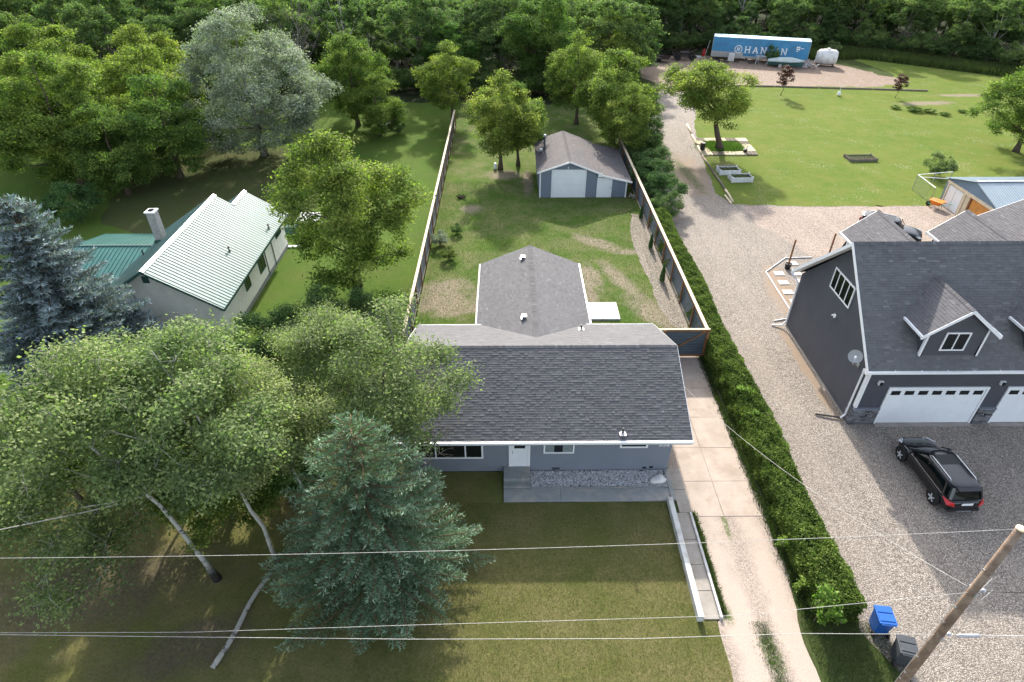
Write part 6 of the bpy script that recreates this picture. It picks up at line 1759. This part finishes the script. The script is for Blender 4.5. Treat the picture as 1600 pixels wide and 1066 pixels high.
# ================================================================== DIRT YARD
ta = Vector((35.6, 115.8, 0)); tb_ = Vector((50.4, 111.0, 0)); td = (tb_ - ta); TL = td.length; tang = math.atan2(td.y, td.x)
vt = empty('van_trailer', ta, tang, 'long blue van trailer with white lettering parked against the wood', 'trailer')
b = MB(); b.box(0, 0, .75, TL, 2.5, 3.5); b.build('body', M['trailer_blue'], vt)
b = MB(); b.box(-.02, -.03, .45, TL + .02, .0, .8); b.box(0, -.02, .8, 5.2, -.003, 1.35); b.build('side_skirt', M['galv'], vt)
for k in range(14):
    b = MB(); w = TL / 14
    b.prism([(k * w + .01, -.03, 3.5), (k * w + w - .01, -.03, 3.5), (k * w + w - .01, .25, 3.68), (k * w + w - .01, 2.25, 3.68), (k * w + w - .01, 2.5, 3.5), (k * w + .01, 2.5, 3.5), (k * w + .01, 2.25, 3.68), (k * w + .01, .25, 3.68)], (0, 0, .0001)) if False else b.box(k * w + .012, -.02, 3.502, k * w + w - .012, 2.52, 3.62)
    b.build('roof_sheet', M['trailer_roof'], vt, bevel=.03)
b = MB(); b.box(-.05, -.04, .5, .0, 2.54, 3.62); b.box(TL, -.04, .5, TL + .05, 2.54, 3.62); b.build('corner_frame', M['galv'], vt)
b = MB()
for k in range(1, 24): b.box(TL * k / 24 - .01, -.012, .85, TL * k / 24 + .01, -.001, 3.48)
b.build('side_rib', M['trailer_blue'], vt)
for x in (TL - 1.6, TL - 2.8):
    b = MB(); b.lathe([(.2, -.15), (.5, -.15), (.5, .15), (.2, .15)], 16, 'y', (x, .3, .5)); b.build('wheel', M['rubber'], vt)
b = MB(); b.box(2.0, .3, 0, 2.15, .45, .75); b.box(2.0, 2.0, 0, 2.15, 2.15, .75); b.build('landing_leg', M['iron'], vt)
LET = {'H': ([((.15, 0), (.15, 1)), ((.85, 0), (.85, 1)), ((.15, .5), (.85, .5))], [.15, .85], [.15, .85]),
       'A': ([((.12, 0), (.5, 1)), ((.5, 1), (.88, 0)), ((.27, .33), (.73, .33))], [.12, .88], []),
       'N': ([((.15, 0), (.15, 1)), ((.15, 1), (.85, 0)), ((.85, 0), (.85, 1))], [.15], [.1, .85]),
       'J': ([((.6, .15), (.6, 1)), ((.6, .12), (.35, 0)), ((.35, 0), (.1, .12)), ((.1, .12), (.1, .3))], [], [.6]),
       'I': ([((.5, 0), (.5, 1))], [.5], [.5])}
def letter(ch, u, z, s):
    segs, bs, ts = LET[ch]
    b = MB(); F_ = []
    strokes(b, segs, (u, -.015, z), U, s, .17, .02)
    strokes(b, [((q - .17, 0), (q + .17, 0)) for q in bs] + [((q - .17, 1), (q + .17, 1)) for q in ts], (u, -.018, z), U, s, .09, .02)
    b.build('letter', M['white_vinyl'], vt)
for ch, u in zip('HANJIN', (5.35, 6.65, 7.95, 9.25, 10.1, 11.2)): letter(ch, u, 1.35, .95)
b = MB(); seg = [(.5 + .5 * math.cos(t), .5 + .5 * math.sin(t)) for t in np.linspace(0, 2 * PI, 25)]
strokes(b, list(zip(seg[:-1], seg[1:])), (3.75, -.016, 1.25), U, 1.15, .12, .02)
strokes(b, [((.33, .2), (.4, .8)), ((.6, .2), (.67, .8)), ((.36, .5), (.64, .55))], (3.75, -.018, 1.25), U, 1.15, .13, .02)
b.build('logo', M['white_vinyl'], vt)
b = MB()
for (u, z, w, h_) in ((13.5, 2.5, .25, .25), (13.8, 2.5, .25, .25), (13.5, 2.2, .25, .22), (13.8, 2.2, .3, .22), (14.2, 2.42, .45, .12), (13.6, 1.95, .3, .12)): b.box(u, -.03, z, u + w, -.004, z + h_)
b.build('side_marking', M['white_vinyl'], vt)
def local(u, v, z=0):
    p = ta + Vector((math.cos(tang), math.sin(tang), 0)) * u + Vector((-math.sin(tang), math.cos(tang), 0)) * v
    return (p.x, p.y, z)
def yard(name, u, v, rz, label, cat):
    return empty(name, local(u, v), tang + rz, label, cat)
lad = yard('ladder', -.5, .3, 0, 'ladder leaning on the left end of the blue trailer', 'ladder')
b = MB(); b.bar((-.6, -.2, 0), (-.05, -.2, 2.9), .07); b.bar((-.6, .25, 0), (-.05, .25, 2.9), .07); b.build('rail', M['galv'], lad)
for k in range(8):
    t = (k + .6) / 8.5; b = MB(); b.bar((-.6 + .55 * t, -.2, 2.9 * t), (-.6 + .55 * t, .25, 2.9 * t), .05); b.build('rung', M['galv'], lad)
tt = yard('tote_tank', 3.4, -1.2, 0, 'white square tote tank in front of the blue trailer', 'tank')
b = MB(); b.box(-.5, -.55, .15, .5, .5, 1.3); b.build('bottle', M['tank'], tt, bevel=.08)
b = MB(); b.box(-.55, -.6, 0, .55, .55, .14); b.build('base', M['grey_timber'], tt)
b = MB()
for k in range(5): b.bar((-.52, -.57, .2 + k * .27), (.52, -.57, .2 + k * .27), .025)
for k in range(5): b.bar((-.5 + k * .25, -.57, .14), (-.5 + k * .25, -.57, 1.32), .025)
b.build('cage', M['galv'], tt)
fr = yard('trestle_stand', 8.6, -1.6, 0, 'pale trestle frame with rails in front of the lettering', 'frame')
b = MB()
for x in (-.9, .9):
    b.bar((x - .3, -.4, 0), (x, 0, 1.2), .09); b.bar((x + .3, .4, 0), (x, 0, 1.2), .09)
b.bar((-1.3, 0, 1.2), (1.3, 0, 1.2), .1); b.bar((-1.3, .5, 1.25), (1.3, .5, 1.25), .08); b.build('frame', M['pale_concrete'], fr)
ub = yard('covered_boat', 12.0, -2.6, -.12, 'boat under a pale tarp in front of the right end of the blue trailer', 'boat')
b = MB(); secs = []
for y, w, z in ((-2.6, .75, .9), (-1, .95, 1.0), (.8, .95, 1.05), (2.0, .6, 1.1), (2.8, .08, 1.15)): secs.append([(y, -w, z), (y, -w * .8, .35), (y, 0, .2), (y, w * .8, .35), (y, w, z)])
loft(b, secs); b.build('hull', M['boat_hull'], ub, fix=True)
b = MB(); secs = []
for y, w, z, t in ((-2.7, .8, .95, .1), (-1, 1.02, 1.05, .35), (.8, 1.02, 1.1, .4), (2.0, .66, 1.15, .2), (2.9, .1, 1.18, .05)): secs.append([(y, -w, z - .15), (y, -w, z), (y, -w * .4, z + t), (y, w * .4, z + t), (y, w, z), (y, w, z - .15)])
loft(b, secs); b.build('tarp', M['tarp'], ub, fix=True)
b = MB(); b.bar((-2.8, 0, .3), (3.6, 0, .3), .12); b.lathe([(.1, -.1), (.3, -.1), (.3, .1), (.1, .1)], 12, 'y', (-.6, -.95, .3)); b.lathe([(.1, -.1), (.3, -.1), (.3, .1), (.1, .1)], 12, 'y', (-.6, .95, .3)); b.build('trailer_frame', M['galv'], ub)
# white storage tank
tk = empty('storage_tank', (53.4, 110.6, 0), -.35, 'big white horizontal storage tank right of the blue trailer', 'tank')
b = MB(); b.lathe([(.1, -1.7), (.85, -1.6), (1.15, -1.2), (1.22, -.4), (1.22, .4), (1.15, 1.2), (.85, 1.6), (.1, 1.7)], 22, 'x', (0, 0, 1.35)); b.build('shell', M['tank'], tk, smooth=True)
b = MB(); b.lathe([(.25, 2.5), (.25, 2.7), (.1, 2.75)], 12, 'z', (0, 0, 0)); b.build('hatch', M['tank'], tk)
b = MB(); b.box(-1.3, -.7, 0, -1.1, .7, .5); b.box(1.1, -.7, 0, 1.3, .7, .5); b.box(-1.5, -.9, 0, 1.5, -.75, .2); b.build('cradle', M['iron'], tk)
# utility trailer
x, y = 26.3, 113.9
ut = empty('utility_trailer', (x, y, 0), -.35, 'small open utility trailer with plank deck at the left of the dirt yard', 'trailer')
for k in range(6):
    b = MB(); b.box(-1.7, -.9 + k * .3, .55, 1.7, -.63 + k * .3, .6); b.build('plank', M['grey_timber'], ut)
b = MB(); b.box(-1.75, -.95, .6, 1.75, -.9, .95); b.box(-1.75, .9, .6, 1.75, .95, .95); b.bar((1.7, 0, .5), (3.1, 0, .4), .1); b.box(-1.8, -.9, .45, -1.75, .9, .62); b.build('frame', M['iron'], ut)
for s in (-1, 1):
    b = MB(); b.lathe([(.1, -.1), (.36, -.1), (.36, .1), (.1, .1)], 14, 'y', (0, s * 1.08, .36)); b.build('wheel', M['rubber'], ut)
    b = MB(); b.box(-.45, s * 1.0 - .12, .76, .45, s * 1.0 + .2, .8); b.build('mudguard', M['galv'], ut)
x, y = 30.9, 115.2
fw = empty('farm_implement', (x, y, 0), -.1, 'dark rusty farm implement with long bars and tyres left of the red bottle', 'implement')
rr = random.Random(4)
b = MB(); b.box(-1.9, -.8, .5, 1.9, -.68, .7); b.box(-1.9, .7, .5, 1.9, .82, .7)
for k in range(7): b.bar((-1.8 + k * .6, -.8, .6), (-1.8 + k * .6, .8, .75), .08)
for k in range(9): b.bar((rr.uniform(-2, 2), rr.uniform(-.8, .8), .7), (rr.uniform(-2, 2.2), rr.uniform(-.8, .8), rr.uniform(1.2, 2.0)), .08)
b.bar((1.9, 0, .6), (4.2, .3, 2.1), .08); b.bar((-1.9, 0, .9), (-2.6, .3, 1.9), .1); b.build('frame', M['iron'], fw)
for k, (xx, yy) in enumerate(((-1.3, -1.0), (1.2, -1.0), (-1.3, 1.0), (1.2, 1.0))):
    b = MB(); b.lathe([(.15, -.14), (.5, -.14), (.5, .14), (.15, .14)], 16, 'y', (xx, yy, .5)); b.build('wheel', M['rubber'], fw)
b = MB(); b.box(-.9, -.5, .75, .6, .5, 1.3); b.build('hopper', M['black'], fw, bevel=.05)
x, y = G(1099, 88); rb_ = empty('gas_bottle', (x, y, 0), 0, 'red fuel bottle standing left of the ladder', 'bottle')
b = MB(); b.lathe([(.25, 0), (.3, .1), (.3, .9), (.15, 1.1), (.08, 1.25)], 12); b.build('bottle', M['red'], rb_, smooth=True)
x, y = G(1086, 90)
b = MB()
for k in range(4): b.box(x - 1.3 + k * .1, y - .3 + k * .25, .05 + k * .05, x + 1.3 - k * .2, y - .1 + k * .25, .1 + k * .05)
tag(b.build('board_pile', M['pale_concrete'], None), 'low pile of pale boards left of the red bottle', 'boards')
b = MB()
rr = random.Random(9)
for k in range(26):
    p = local(rr.uniform(.5, 8), -rr.uniform(.8, 2.2)); a = rr.uniform(0, 6.28); l = rr.uniform(.3, 1.2)
    b.bar((p[0], p[1], rr.uniform(.05, .5)), (p[0] + l * math.cos(a), p[1] + l * math.sin(a), rr.uniform(.05, .7)), rr.uniform(.06, .3), .08)
o = b.build('junk_heap', M['iron'], None); tag(o, 'heap of dark scrap along the foot of the blue trailer', 'scrap', kind='stuff')
b = MB()
for k in range(22):
    p = local(TL + rr.uniform(-.8, 1.4), -rr.uniform(.6, 2.4)); a = rr.uniform(0, 6.28); l = rr.uniform(.6, 1.5)
    b.bar((p[0], p[1], rr.uniform(.05, .4)), (p[0] + l * math.cos(a), p[1] + l * math.sin(a), rr.uniform(.3, 1.3)), .08)
o = b.build('scrap_pile', M['galv'], None); tag(o, 'tangle of pale poles between the covered boat and the white tank', 'scrap')
p = local(9.8, -1.0); plant('shrub', 'bush', (p[0], p[1]), 'green shrub growing in front of the trailer lettering', 'shrub', scale=1.05, rz=1).scale = (.75, .75, 1.15)
plant('shrub', 'bush', G(1298, 86), 'pale tall weeds behind the white tank', 'shrub', scale=.9, rz=1, crown_mat='aspen')
# brush pile and small whites
rr = random.Random(3); b = MB()
for k in range(90):
    x, y = -5.6 + rr.gauss(0, 1.1), 90.0 + rr.gauss(0, .9); a = rr.uniform(0, 6.28); l = rr.uniform(.6, 1.8)
    b.tube([(x, y, rr.uniform(.05, .7)), (x + l * math.cos(a), y + l * math.sin(a), rr.uniform(.1, 1.5))], [.05, .015], 4, cap=False)
tag(b.build('brush_pile', M['plum_twig'] if 'plum_twig' in M else M['iron'], None), 'reddish brown brush pile at the wood edge behind the yard maple', 'brush', kind='stuff')
x, y = G(774, 264); b = MB(); b.lathe([(.14, 0), (.18, .1), (.17, .55), (.08, .62)], 10, 'z', (x, y, 0)); tag(b.build('white_bucket', M['white_vinyl'], None), 'small white bucket at the foot of the yard maple', 'bucket')
x, y = G(721, 310); b = MB()
for k in range(14): a = k * 1.7; b.bar((x, y, .05), (x + .45 * math.cos(a), y + .35 * math.sin(a), .12 + .1 * (k % 3)), .07)
tag(b.build('burnt_wood', M['soil'], None), 'black remains of a small fire in the back lawn', 'burnt wood')
x, y = G(608, 195)
b = MB()
for k in range(9): b.box(x - 1.2 + (k % 3) * .8, y - .5 + (k // 3) * .45, 0, x - .7 + (k % 3) * .8, y - .15 + (k // 3) * .45, .1 + .12 * (k % 2))
tag(b.build('stone_pile', M['slab'], None, bevel=.04), 'pile of pale stones in the far left lawn', 'stones')
x, y = G(1310, 150); b = MB(); b.lathe([(.05, 0), (.28, .2), (.2, .5), (.05, .7)], 8, 'z', (x, y, 0)); b.tube([(x, y, .6), (x + .05, y, 1.7)], .03, 5); tag(b.build('young_tree_guard', M['white_vinyl'], None), 'white trunk guard on the big lawn between the red-leaved trees', 'tree guard')
x, y = 40.2, 34
